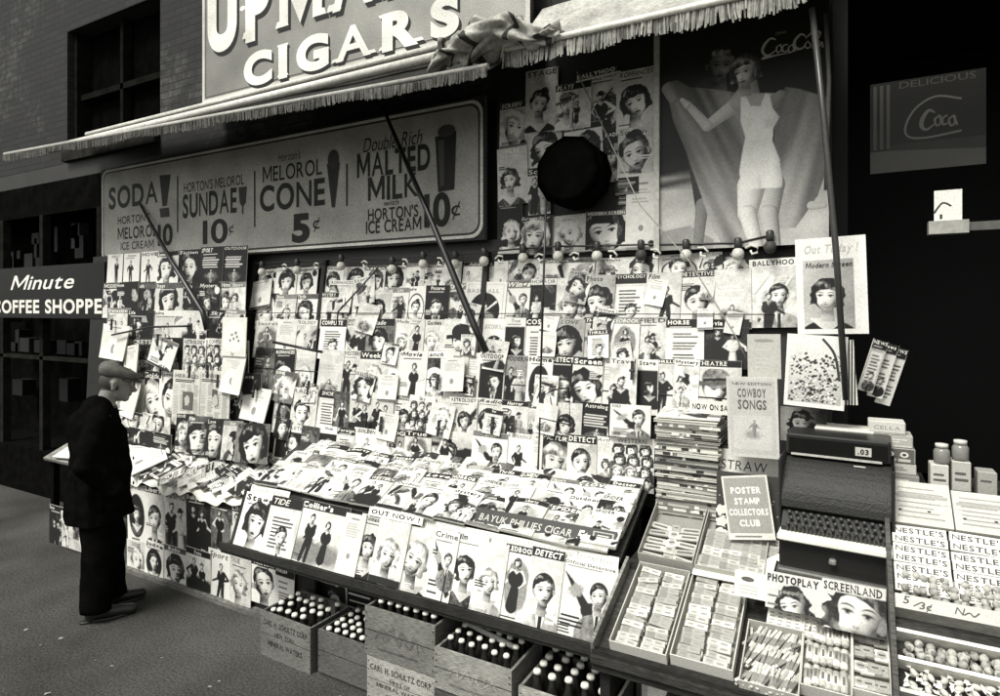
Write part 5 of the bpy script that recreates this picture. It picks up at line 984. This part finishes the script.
# stack of magazines
sp_ = H(656, 512, 3.02); z = .99; G = 'magazines in the tall stack beside the register'; rnd = random.Random(6); i = 0; protos = []
x_r = H(719, 512, 3.02).x
while z < 1.515:
    th = rnd.choice([.008, .011, .014, .018]); w_ = x_r-sp_.x; tone = rnd.choice([.75, .6, .8, .3, .1, .5]); mb = MB()
    mb.box(-w_/2, w_/2, 0, .22, .0012, th-.0012, g(tone*.9)); mb.box(-w_/2-.002, w_/2+.002, -.003, .222, th-.0012, th-.0002, g(rnd.choice([.06, .3, .7]))); mb.box(-w_/2-.002, w_/2+.002, -.003, .222, 0, .0012, g(.5))
    for k in range(rnd.randint(0, 5)): x = rnd.uniform(-w_/2, w_/2-.04); mb.box(x, x+rnd.uniform(.01, .04), -.0036, -.001, .002, th-.002, g(rnd.choice([.04, .2, .85])))
    o = mb.build('magazine', PRINT); o.matrix_basis = Matrix.Translation(((sp_.x+x_r)/2+rnd.uniform(-.01, .01), 3.02+rnd.uniform(-.012, .012), z)) @ Matrix.Rotation(rnd.uniform(-.06, .06), 4, 'Z')
    tag(o, 'magazine lying in tall stack by the register, %s from bottom' % nth(i), 'magazine', G); z += th+.0006; i += 1
on(Plane((0, 3.03, z+.002), (0, .98, .1)), sp_.x, x_r, 0, .2, 'sl', 'Ranch', .004, 'illustrated magazine lying on top of the tall stack', None, .05, .006, 4)
# cards around the stack and the register
V30, V31, V29 = Plane((0, 3.0, 1.6), (0, .02, 1)), Plane((0, 3.12, 1.6), (0, .03, 1)), Plane((0, 2.93, 1.0), (0, .12, 1))
card(V31, (692, 400, 738, 413), lambda a, W, H_: a.text('NOW ON SALE', W*.06, H_*.3, w=W*.9, h=H_*.45, col=.02, bold=.05), 'white strip lettered NOW ON SALE above the magazine stack', 'strip', .05, 'title_strip', .003)
def f_cow(a, W, H_):
    r = ras(a, .003, .84, 3); r.rect(W*.05, H_*.04, W*.95, H_*.96, .74); r.rect(W*.12, H_*.1, W*.88, H_*.52, .82); r.ell(W*.5, H_*.28, W*.16, H_*.05, .5, 0, W*.05, .6); r.figure(W*.53, H_*.26, H_*.2, .4, .7); r.lines(W*.3, H_*.05, W*.7, H_*.08, 1, .4); r.finish(1.0, .9)
    a.text('NEW EDITION', W*.12, H_*.9, w=W*.76, h=H_*.035, col=.1, bold=.02); a.text('COWBOY', W*.22, H_*.75, w=W*.56, h=H_*.11, col=.12, bold=.03); a.text('SONGS', W*.22, H_*.6, w=W*.56, h=H_*.12, col=.12, bold=.03)
card(Plane((0, 2.96, 0), (0, .0, 1)), (729, 377, 780, 457), f_cow, 'pale song book lettered COWBOY SONGS hanging over the stack', 'song book', 0, 'song_book', .012, .03)
card(V30, (749, 334, 782, 378), lambda a, W, H_: (a.ell(W*.5, H_*.85, W*.3, H_*.04, .3), lines(a, W*.2, H_*.2, W*.8, H_*.7, 5, .55, rnd)), 'grey printed sheet clipped above the cowboy song book', 'sheet', .03, 'loose_sheet', .003, .02, .5)
def f_out(a, W, H_):
    r = ras(a, .003, .97, 8); r.rect(W*.1, H_*.05, W*.82, H_*.77, .62-.25*r.X/W+.1*r.noise(12)); k = r.I.copy(); r.face(W*.44, H_*.38, W*.2, .03, .95, 'bob', -.12, -.06, .04, -.5); m = (r.X > W*.1) & (r.X < W*.82) & (r.Y > H_*.05); r.I = np.where(m, r.I, k); r.finish(1.2)
    a.text('Out Today !', W*.12, H_*.84, w=W*.76, h=H_*.09, col=.5, shear=.25, bold=.02); a.text('Modern Screen', W*.14, H_*.69, w=W*.66, h=H_*.055, col=.03, shear=.25, bold=.03)
card(V31, (798, 237, 869, 334), f_out, 'white poster of a dark-haired woman announcing Out Today', 'poster', 0, 'poster', .004, .03, .86)
def f_crowd(a, W, H_):
    r = ras(a, .003, .92, 2); r.rect(W*.06, H_*.06, W*.94, H_*.95, .55+.4*r.Y/H_); rs = np.random.RandomState(2)
    for k in range(330): r.ell(W*rs.uniform(.09, .91), H_*(rs.rand()**1.2*.66+.08), W*rs.uniform(.012, .03), H_*rs.uniform(.008, .018), rs.choice([.03, .03, .06, .2, .9, .7]), rs.uniform(-1, 1))
    r.finish(1.25); a.curve([(W*.6, H_*.95), (W*.8, H_*.75), (W*.9, H_*.4)], .01, .05)
card(V30, (784, 335, 844, 407), f_crowd, 'picture of a dense crowd clipped under the Out Today poster', 'picture', .02, 'picture_sheet', .004, -.05)
card(V30, (843, 340, 858, 405), lambda a, W, H_: [a.line([(W*k*.2, 0), (W*(k*.2+.3), H_)], .006, .05) for k in range(5)], 'narrow striped sheet beside the crowd picture', 'sheet', .0, 'loose_sheet', .003, .06)
def f_smile(a, W, H_): r = ras(a, .003, .3, 6); r.I = .75-.65*r.X/W; r.face(W*.45, H_*.5, W*.22, .06, .95, 'wave', .05, .05, .85); r.finish()
card(V31, (781, 407, 827, 441), f_smile, 'picture card of a smiling woman standing behind the register', 'card', .03)
card(Plane((0, 3.06, 1.2), (0, .05, 1)), (712, 452, 806, 486), lambda a, W, H_: a.text('STRAW', W*.1, H_*.4, w=W*.5, h=H_*.3, col=.05, shear=.1), 'white card hand lettered STRAW behind the stamp club leaflet', 'card', 0)
def f_dots(a, W, H_):
    r = random.Random(1)
    for k in range(50): a.ell(W*r.random(), H_*r.random(), .004, .004, .35, n=6); a.L -= .7
    for s in (0.07, .93):
        for k in range(3): a.ell(W*s, H_*(.25+.14*k), W*.08, H_*.07, .75, jit=.3, rnd=r)
dbx = thing('display_box', 'dark speckled display box left of the cash register', 'box', (-.36, 2.97, .905))
u0, v0, u1, v1 = V29.rect(716, 475, 797, 560); a = Art(u1-u0, v1-v0, .05); f_dots(a, a.w, a.h); o = sheet('front_panel', None, None, V29, u0, v0, u1, v1, a, .0, .004, edge=.05); o.parent = dbx; o.matrix_basis = dbx.matrix_basis.inverted() @ o.matrix_basis
mb = MB(); mb.box(u0+.005, u1-.005, 3.04, 3.14, .99, 1.19, g(.04)); part('case', mb, PAINT, dbx)
def f_stamp(a, W, H_):
    a.rect(W*.04, H_*.1, W*.96, H_*.97, .33); lines(a, W*.1, H_*.02, W*.9, H_*.08, 1, .2, rnd); lines(a, W*.15, H_*.88, W*.85, H_*.93, 1, .75, rnd)
    for k, s in enumerate(('POSTER', 'STAMP', 'COLLECTORS', 'CLUB')): L = min(.84, len(s)*.11); a.text(s, W*(.5-L/2), H_*(.72-.17*k), w=W*L, h=H_*.1, col=.85, bold=.04)
card(Plane((0, 2.86, 1.0), (0, .2, 1)), (730, 476, 777, 540), f_stamp, 'grey leaflet lettered POSTER STAMP COLLECTORS CLUB, tilted', 'leaflet', 0, 'leaflet', .004, .16, .7)
SD = Plane((.2, 3.3, 0), (0, 0, 1), (.45, .89, 0)); G = 'thin books hanging at an angle inside the doorway'
for i, (x0, x1, y0, y1) in enumerate(((862, 878, 338, 392), (872, 888, 342, 398), (880, 896, 346, 405))):
    pl = Plane((0, 3.2+.02*i, 0), (0.18, 0, 1), (.93, .36, -.16)); pl.u = Vector((.93, .37, -.17)).normalized(); pl.v = (Vector((.2, 0, 1))-pl.u*Vector((.2, 0, 1)).dot(pl.u)).normalized(); pl.n = pl.u.cross(pl.v)
    mag_px(pl, x0, y0, x1, y1, 'tx', 'News', .0, 'tilted thin booklet hanging in the dark doorway, %s from left' % nth(i), G, rot=-.1, cat='booklet', name='booklet')
# ------------------------------------------------------------------ cash register (local: x across, y into the shop, z up)
cr = thing('cash_register', 'old black cash register with rows of round keys and glass indicator', 'cash register', (-.035, 2.63, 1.03), R(-3)); cr.scale = (1, 1, .93)
def rp(name, mb, m=METAL): o = mb.build(name, m); o.parent = cr; return o
HWR = .185; BL_ = g(.012)
def prof(pts, hw, col, name, m=METAL):
    mb = MB(); n = len(pts)
    L = [(-hw, y, z) for y, z in pts]; Rr = [(hw, y, z) for y, z in pts]
    for i in range(n):
        j = (i+1) % n; mb.poly([L[i], L[j], Rr[j], Rr[i]], col)
    mb.poly(L, col); mb.poly(Rr[::-1], col); return rp(name, mb, m)
prof([(0, .02), (.0, .145), (.38, .145), (.38, .02)], HWR, BL_, 'cash_drawer')
mb = MB(); mb.box(-HWR-.006, HWR+.006, -.03, .39, 0, .03, g(.1), .006); rp('base_ledge', mb)
mb = MB(); mb.box(-HWR-.004, HWR+.004, -.035, .08, .147, .172, g(.82), .005); rp('marble_sill', mb, PRINT)
mb = MB(); mb.box(-.012, .012, -.03, -.001, .08, .1, g(.2), .004); rp('drawer_pull', mb)
prof([(.02, .174), (.02, .19), (.1, .262), (.12, .27), (.38, .27), (.38, .174)], HWR-.004, g(.015), 'keyboard_bank')
arc = [(.06+.2*(1-math.cos(R(a))), .262+.188*math.sin(R(a))) for a in range(0, 91, 9)]
prof([(.066, .255)]+arc+[(.38, .45), (.38, .255)], HWR, g(.022), 'hood', mat('crackle_enamel', rough=.55, spec=.4, noise_scale=130, noise_amt=.5, bump=.4))
for s in (-1, 1):
    mb = MB(); x0 = s*HWR; mb.box(min(x0, x0+s*.012), max(x0, x0+s*.012), .06, .385, .174, .46, g(.02), .004); rp('side_cheek', mb)
mb = MB(); mb.box(-HWR, HWR, .2, .385, .452, .545, g(.012), .006); rp('indicator_case', mb)
mb = MB(); mb.box(-HWR+.012, HWR-.012, .192, .2, .468, .53, g(.006)); rp('indicator_glass', mb, GLASS)
a = Art(.055, .036, .5); a.text('.03', .008, .007, w=.038, h=.022, col=.02, bold=.05); mb = MB(); a.emit(mb, 0, lambda x, y, z: (.065+x, .189-z, .48+y)); mb.box(.065, .12, .1895, .192, .48, .516, g(.2)); rp('price_flag', mb, PRINT)
mb = MB(); mb.box(-HWR+.02, HWR-.03, .186, .196, .456, .464, g(.5)); rp('indicator_trim', mb)
mb = MB(); mb.box(.06, .1, .175, .18, .435, .439, g(.7)); mb.box(-.02, .0, .09, .096, .29, .3, g(.01)); rp('name_badge', mb)
kp = None
for rr_ in range(3):
    for k in range(13):
        y = .03+.019*rr_; zz = .2+.0175*rr_; x = -.155+.0255*k+.008*(rr_ % 2)
        if kp is None:
            mb = MB(); mb.tube([(0, .01, -.01), (0, -.014, .006)], .002, g(.08), 6); mb.xf = Matrix.Translation((0, -.016, .008)) @ Matrix.Rotation(R(40), 4, 'X'); mb.lathe([(.0075, -.003), (.0085, 0), (.007, .003)], g(.012), n=12); mb.lathe([(.0055, .0031), (.0045, .0036)], g(.06), n=10); kp = rp('key', mb); kp.location = (x, y, zz); kd = kp
        else: o = kp.copy(); COL.objects.link(o); o.location = (x, y, zz)
for k in range(24): mb = MB(); x = -.16+.0138*k; mb.box(x, x+.004, .012, .02, .176, .2, g(.06)); rp('lever', mb)
# cartons behind the register
rnd = random.Random(91)
def carton(x, y, z, w, h, d, label, tone, art=None, rot=0):
    mb = MB(); mb.box(-w/2, w/2, 0, d, 0, h, g(tone), .003); a = Art(w*.94, h*.94, tone*.95)
    if art: art(a, a.w, a.h)
    a.emit(mb, 0, lambda p, q, r: (p-a.w/2, -.0005-r, q+h*.03)); o = mb.build('carton', PRINT); o.matrix_basis = Matrix.Translation((x, y, z)) @ Matrix.Rotation(rot, 4, 'Z'); return tag(o, label, 'carton')
def ctext(s, c=.1): return lambda a, W, H_: (a.text(s, W*.12, H_*.35, w=W*.76, h=H_*.35, col=c, bold=.03) if s else lines(a, W*.1, H_*.35, W*.9, H_*.75, 2, c, rnd), a.rect(0, H_*.05, W, H_*.12, c))
def cface(a, W, H_): a.rect(0, 0, W, H_, .12); [a.ell(W*(.2+.3*i), H_*.6, W*.09, H_*.2, .75) for i in range(3)]; [a.ell(W*(.2+.3*i), H_*.6, W*.045, H_*.1, .05) for i in range(3)]; [a.rect(W*(.07+.3*i), H_*.1, W*(.33+.3*i), H_*.3, .55) for i in range(3)]
def at_px(x, y, yy): return H(x, y, yy)
p = at_px(880, 441, 3.05); carton(-.0, 3.0, 1.50, .22, .045, .14, 'wide flat pale carton lying on top of the register', .75, ctext('', .3), -.05)
mb = MB(); mb.box(.14, .4, 2.95, 3.3, .98, 1.33, g(.03)); tag(mb.build('box_stand', WOOD, origin=(.27, 3.1, .98)), 'dark wooden stand under the stacked cartons right of the register', 'stand')
carton(.17, 2.98, 1.331, .19, .05, .14, 'dark banded carton at the foot of the carton stack', .3, ctext('', .75)); carton(.165, 2.985, 1.382, .18, .045, .13, 'pale striped carton second from below in carton stack', .55, ctext('', .15)); carton(.165, 2.985, 1.428, .175, .06, .13, 'carton with three round emblems right of the register', .3, cface); carton(.165, 3.0, 1.489, .16, .05, .12, 'grey carton on top of the one with round emblems', .45, ctext('', .7)); carton(.155, 3.0, 1.54, .13, .05, .1, 'topmost pale carton of the stack right of the register', .62, ctext('CELLA', .3))
for i, (x, z, h) in enumerate(((.33, 1.331, .11), (.40, 1.331, .13), (.48, 1.331, .1))): carton(x, 2.97, z, .06, h, .08, 'small upright carton at the right edge, %s from the register' % nth(i), .6-.12*i, ctext('', .1))
for i, (x, z) in enumerate(((.34, 1.442), (.4, 1.462))):
    o = thing('jar', 'small glass jar standing on the upright cartons, %s from left' % nth(i), 'jar', (x, 3.0, z)); mb = MB(); mb.lathe([(.026, 0), (.028, .01), (.028, .05), (.02, .062)], g(.2), n=14); q = mb.build('glass', GLASS); q.parent = o; mb = MB(); mb.lathe([(.022, .0625), (.022, .078), (.004, .08)], g(.6), n=14); q = mb.build('lid', PAINT); q.parent = o
mb = MB(); mb.box(.3, .8, 2.93, 3.3, .98, 1.33, g(.03)); tag(mb.build('box_stand', WOOD, origin=(.6, 3.1, .98)), 'dark stand at the far right edge behind the sweets rack', 'stand')
# sloping sweets rack at the right edge
sr = thing('sweets_rack', 'sloping wooden rack of chocolate bars and open sweets at right edge', 'rack', (.5, 2.6, 0))
X0 = .150
mb = MB(); slab(RT, X0, 0, 1.1, .79, -.05, -.03, g(.05), mb); part('back_board', mb, WOOD, sr)
mb = MB(); slab(RT, X0-.018, -.02, X0-.003, .79, -.05, .045, g(.1), mb); part('side_board', mb, WOOD, sr)
mb = MB(); mb.box(X0-.01, 1.1, 2.4, 2.9, 0, .8, g(.02)); part('base', mb, PAINT, sr)
def rail(y): return RT.uv(917, y)[1]
for y, tn in ((616, .45), (640, .75), (668, .78), (700, .6)):
    v = rail(y); mb = MB(); slab(RT, X0, v, 1.1, v+.012 if y != 616 else v+.05, -.03, .035 if y != 616 else .03, g(tn), mb); part('shelf_strip', mb, PAINT, sr)
v = rail(616); a = Art(.5, .05, .5); a.text('5', .02, .018, h=.028, col=.06, shear=.2, bold=.02); a.line([(.05, .014), (.07, .03)], .004, .06); a.text('3¢', .065, .008, h=.026, col=.06, shear=.2, bold=.02); a.text('N', .16, .014, h=.026, col=.06, shear=.3); a.curve([(.185, .016), (.2, .026), (.21, .016), (.225, .03)], .004, .06); sheet('price_strip', 'grey strip with handwritten prices across the sweets rack', 'strip', RT, X0+.002, v, X0+.502, v+.05, a, .032, .002)
G = 'chocolate bars in two columns at the right edge'
for j in range(7):
    for i in range(2):
        y = 536+9.5*j; v = rail(y); w_ = .165; u = X0+.005+.172*i; a = Art(w_, .034, .74); a.text("NESTLE'S", .008, .008, w=w_-.016, h=.019, col=.05, bold=.03); a.rect(0, 0, w_, .003, .3)
        lb = 'white chocolate bar with dark lettering, %s from top in %s column of the rack' % (nth(j), 'left' if i == 0 else 'right')
        mb = MB(); mb.box(-w_/2, w_/2, 0, .034, 0, .012, g(.7), .002)
        a.emit(mb, .012); o = mb.build('chocolate_bar', PRINT); o.matrix_basis = RT.M(u+w_/2, v, -.01+.004*(j % 2), rnd.uniform(-.03, .03)+(math.pi if j == 3 else 0) if j != 3 else rnd.uniform(-.03, .03), .25); tag(o, lb, 'chocolate bar', G)
G = 'pale flat boxes at the top of the sweets rack'
for i, (u, y0, y1) in enumerate(((X0+.005, 484, 526), (X0+.20, 488, 526))):
    a = Art(.19, rail(y0)-rail(y1), .55); lines(a, .02, .02, .17, a.h-.02, 7, .3, rnd, .003); a.rect(.01, a.h*.62, .18, a.h*.7, .35); a.rect(.0, a.h*.5, .19, a.h*.51, .3); a.ell(.03, a.h*.3, .006, .004, .03); a.ell(.12, a.h*.32, .006, .004, .03); sheet('flat_box', 'pale flat printed box at top of sweets rack, %s from left' % nth(i), 'box', RT, u, rail(y1), u+.19, rail(y0), a, -.01, .02, 0, 0, 0, G)
def pile(ya, yb, kindk, nx, ny, label, cat, group, layers=2):
    va, vb = rail(yb), rail(ya)
    for L in range(layers):
        for j in range(ny):
            for i in range(nx):
                if rnd.random() < .12*(L+.3): continue
                goods(kindk, RT.M(X0+.02+(.42)*(i+.5)/nx+rnd.uniform(-.006, .006), va+.016+(vb-va-.02)*(j+.5)/ny+rnd.uniform(-.004, .004), -.026+.02*L+rnd.uniform(0, .004), rnd.uniform(-3, 3), rnd.uniform(-.3, .3)), label, cat, group, rnd.randint(0, 4))
pile(574, 606, 'ball', 15, 4, 'round pale sweet heaped below the chocolate bars', 'sweet', 'round sweets heaped below the chocolate bars')
pile(642, 664, 'ball', 15, 3, 'round sweet in the middle bin of the sweets rack', 'sweet', 'round sweets in the middle bin')
pile(670, 698, 'twist', 11, 3, 'wrapped toffee in the lowest bin of the sweets rack', 'toffee', 'wrapped toffees in the lowest bin')

# ------------------------------------------------------------------ the man
MP = Vector((-4.39, 2.36, 0)); man = thing('person', 'man in flat cap and long dark coat looking at the covers', 'person', MP, R(-27))
def capsules(L, name, material, col, vox, smooth=6, cut=None):
    """one continuous surface grown over overlapping tapered limbs (p0, r0, p1, r1)"""
    mb = MB()
    for it in L:
        if len(it) == 2: c, r = it; mb.ball(c, *r, g(.5), 20, 14); continue
        p0, r0, p1, r1 = it; p0, p1 = Vector(p0), Vector(p1); d = p1-p0
        d = d.normalized() if d.length > 1e-6 else Vector((0, 0, 1)); q = d.to_track_quat('Z', 'Y').to_matrix(); rows = []
        for k in range(-5, 1): a_ = R(88)*k/5; rows.append([p0+q @ Vector((r0*math.cos(a_)*math.cos(t*math.pi/8), r0*math.cos(a_)*math.sin(t*math.pi/8), r0*math.sin(a_))) for t in range(16)])
        for k in range(0, 6): a_ = R(88)*k/5; rows.append([p1+q @ Vector((r1*math.cos(a_)*math.cos(t*math.pi/8), r1*math.cos(a_)*math.sin(t*math.pi/8), r1*math.sin(a_))) for t in range(16)])
        mb.grid(rows, g(.5), close=True, caps=True)
    tmp = mb.build('tmp', material); md = tmp.modifiers.new('r', 'REMESH'); md.mode = 'VOXEL'; md.voxel_size = vox; md.use_smooth_shade = True
    m2 = tmp.modifiers.new('s', 'SMOOTH'); m2.iterations = smooth; m2.factor = .5
    me = bpy.data.meshes.new_from_object(tmp.evaluated_get(bpy.context.evaluated_depsgraph_get())); bpy.data.objects.remove(tmp)
    for at_ in [x for x in me.color_attributes]: me.color_attributes.remove(at_)
    at_ = me.color_attributes.new('Col', 'FLOAT_COLOR', 'POINT'); buf = []
    for v in me.vertices:
        c = col(v.co) if callable(col) else col; buf += [c[0], c[1], c[2], 1]
    at_.data.foreach_set('color', buf); me.materials.clear(); me.materials.append(material)
    o = bpy.data.objects.new(name, me); COL.objects.link(o); return o
hd = Vector((0, .085, 1.545))       # head centre, faces local +Y and a little down
def hp(x, y, z): 
    a_ = R(-12); return (hd.x+x, hd.y+y*math.cos(a_)-z*math.sin(a_), hd.z+y*math.sin(a_)+z*math.cos(a_))
body = [(hp(0, -.012, .025), (.076, .094, .088)), (hp(0, .03, -.045), (.058, .062, .07)), (hp(0, .072, -.088), .026, hp(0, .062, -.08), .03), (hp(0, .088, .012), .012, hp(0, .118, -.028), .016), (hp(0, .085, -.058), .018, hp(0, .088, -.056), .018), (hp(-.035, .075, .03), .016, hp(.035, .075, .03), .016),
        (hp(-.072, -.01, .02), .01, hp(-.074, -.015, -.03), .012), (hp(.072, -.01, .02), .012, hp(.076, -.015, -.03), .013), (hp(.079, -.022, .012), .012, hp(.079, -.018, -.012), .011), (hp(-.079, -.022, .012), .012, hp(-.079, -.018, -.012), .011), (hp(0, -.03, -.06), .052, (0, .01, 1.38), .062),
        ((0, 0, 1.36), .1, (0, -.02, 1.0), .12), ((-.08, 0, .95), .09, (-.09, .01, .5), .06), ((.08, 0, .95), .09, (.09, .01, .5), .06), ((-.09, .01, .5), .06, (-.09, -.01, .1), .045), ((.09, .01, .5), .06, (.09, -.01, .1), .045),
        ((-.17, 0, 1.33), .055, (-.24, -.07, 1.08), .045), ((-.24, -.07, 1.08), .045, (-.2, .06, .9), .035), ((.17, 0, 1.33), .055, (.24, -.07, 1.08), .045), ((.24, -.07, 1.08), .045, (.2, .06, .9), .035)]
def skin_col(c):
    p = Vector(c)-hd
    if p.z > -.035 and p.y < .01 and p.z < .12 and abs(p.x) < .2 and c.z > 1.46: return g(.05) if abs(p.x) < .072 else g(.21)
    return g(.21) if c.z > 1.4 else g(.03)
o = capsules(body, 'body', SKIN, skin_col, .0075, 3); o.parent = man
for s in (-1, 1):
    mb = MB(); mb.ball(hp(s*.032, .088, .012), .011, .006, .008, g(.5), 10, 6); mb.ball(hp(s*.032, .0925, .012), .005, .004, .005, g(.01), 8, 5); q = mb.build('eye', GLASS); q.parent = man
    mb = MB(); mb.tube([hp(s*.014, .098, .034), hp(s*.032, .1, .038), hp(s*.052, .082, .032)], .005, g(.03), 6); q = mb.build('eyebrow', CLOTH); q.parent = man
mb = MB(); mb.tube([hp(-.022, .094, -.06), hp(0, .105, -.058), hp(.022, .094, -.06)], .004, g(.08), 6); q = mb.build('lips', SKIN); q.parent = man
# flat cap
mb = MB(); rows = []
for j, (k, r_, zz) in enumerate(((0, .1, .045), (.0, .112, .06), (0, .119, .08), (0, .112, .102), (0, .082, .12), (0, .04, .13), (0, .004, .133))):
    rows.append([hp(r_*.80*math.cos(t*math.pi/14)*(1.0), -.008+r_*1.08*math.sin(t*math.pi/14)+(.012 if j < 4 else 0), zz+.012*math.cos(t*math.pi/14*3)*.3-.02*math.sin(t*math.pi/14)*(1 if j > 1 else .2)+.004*math.sin(t*1.7+j)) for t in range(28)])
mb.grid(rows, g(.13), close=True, caps=True); q = mb.build('cap', CLOTH); q.parent = man
mb = MB(); rows = []
for zo in (.0, .007):
    for r_ in ((.095, .2) if zo == 0 else (.2, .095)): rows.append([hp(.82*r_*.62*math.cos(R(a)), -.02+(r_*.86)*math.sin(R(a)), .05+zo-.16*(r_-.095)) for a in range(20, 161, 14)])
mb.grid(rows+[rows[0]], g(.08)); q = mb.build('cap_peak', CLOTH); q.parent = man
# long coat, one surface from collar to hem, arms with hands thrust in the pockets
coat = [((-.06, -.015, 1.37), .105, (.06, -.015, 1.37), .105), ((-.15, -.02, 1.33), .085, (.15, -.02, 1.33), .085), ((-.07, -.03, 1.27), .15, (-.08, -.01, .98), .165), ((.07, -.03, 1.27), .15, (.08, -.01, .98), .165), ((-.08, -.01, .98), .165, (-.085, -.02, .62), .155), ((.08, -.01, .98), .165, (.085, -.02, .62), .155),
        ((0, .04, 1.18), .125, (0, .05, .62), .135), ((0, -.09, 1.3), .1, (0, -.07, .62), .14), ((-.18, -.02, 1.31), .085, (-.265, -.09, 1.06), .075), ((-.265, -.09, 1.06), .075, (-.235, .07, .885), .062), ((.18, -.02, 1.31), .085, (.265, -.09, 1.06), .075), ((.265, -.09, 1.06), .075, (.235, .07, .885), .062),
        ((-.07, -.05, 1.43), .035, (.07, -.05, 1.43), .035), ((-.075, -.03, 1.42), .03, (-.05, .075, 1.36), .03), ((.075, -.03, 1.42), .03, (.05, .075, 1.36), .03)]
coat.append(((-.08, -.02, .62), .15, (.08, -.02, .62), .15))
o = capsules(coat, 'coat', CLOTH, g(.005), .012, 3); o.parent = man
for v in o.data.vertices:                       # hem, folds and drape
    if v.co.z < .67: v.co.z = .655+(v.co.z-.67)*.05
    f = max(0, min(1, (1.35-v.co.z)/.7)); an = math.atan2(v.co.y, v.co.x); k = .010*f*math.sin(an*7+v.co.z*5)+.020*noise.noise(Vector((v.co.x*7, v.co.y*7, v.co.z*4)))+.009*noise.noise(v.co*17)-.022*abs(noise.noise(Vector((v.co.x*5, v.co.y*5, v.co.z*3.2+7))))+.006*math.sin(v.co.z*38+v.co.y*14)*max(0, 1-abs(v.co.z-1.02)/.22)*(abs(v.co.x) > .19); v.co.x += k*math.cos(an); v.co.y += k*math.sin(an)
for k in range(3): mb = MB(); mb.ball((.03, .165+.02*(k > 0), 1.2-.17*k), .013, .006, .013, g(.04), 10, 6); q = mb.build('coat_button', METAL); q.parent = man
tr = []
for s in (-1, 1): tr += [((s*.09, -.01, .78), .125, (s*.105, .0 if s > 0 else .03, .5), .112), ((s*.105, .0 if s > 0 else .03, .5), .112, (s*.105, -.03 if s > 0 else .05, .11), .098)]
o = capsules(tr, 'trousers', CLOTH, g(.005), .012, 3); o.parent = man
for v in o.data.vertices:
    if v.co.z < .1: v.co.z = .075+(v.co.z-.1)*.15
    v.co.x += .012*noise.noise(v.co*9); v.co.y += .016*noise.noise(v.co*7+Vector((3, 1, 2)))+.006*math.sin(v.co.z*30)*max(0, 1-v.co.z/.4)
for s in (-1, 1):
    x = s*.105; yo = 0 if s > 0 else .07; sh = capsules([((x, -.05+yo, .055), .045, (x, .03+yo, .052), .045), ((x, .03+yo, .045), .043, (x+s*.012, .17+yo, .034), .034), ((x, -.06+yo, .03), .036, (x, -.055+yo, .03), .036), ((x, -.03+yo, .09), .042, (x, -.03+yo, .12), .045)], 'shoe', METAL, g(.015), .008, 2); sh.parent = man
    for v in sh.data.vertices: v.co.z = max(v.co.z, .004)
    mb = MB(); mb.grid([[(x+(.045-.012*abs(math.cos(t*math.pi/12))*(math.sin(t*math.pi/12) < 0))*math.cos(t*math.pi/12), .035+yo+.158*math.sin(t*math.pi/12), z) for t in range(24)] for z in (.001, .016)], g(.02), close=True, caps=True); q = mb.build('sole', METAL); q.parent = sh

# scraps trodden into the pavement
G = 'scraps of paper on the pavement'; rnd = random.Random(12); sc_ = None
for i in range(14):
    M = Matrix.Translation((rnd.uniform(-4.6, -2.3), rnd.uniform(1.7, 2.5), .003)) @ Matrix.Rotation(rnd.uniform(0, 6), 4, 'Z') @ Matrix.Scale(rnd.uniform(.4, 1.2), 4)
    if sc_ is None: mb = MB(); mb.poly([(-.012, -.006, 0), (.01, -.009, .002), (.014, .004, 0), (.002, .01, .004), (-.011, .007, .001)], g(.3)); sc_ = tag(mb.build('paper_scrap', PRINT), 'tiny pale scrap of litter on the dark pavement', 'litter', G); sc_.matrix_basis = M
    else: dup(sc_, M)
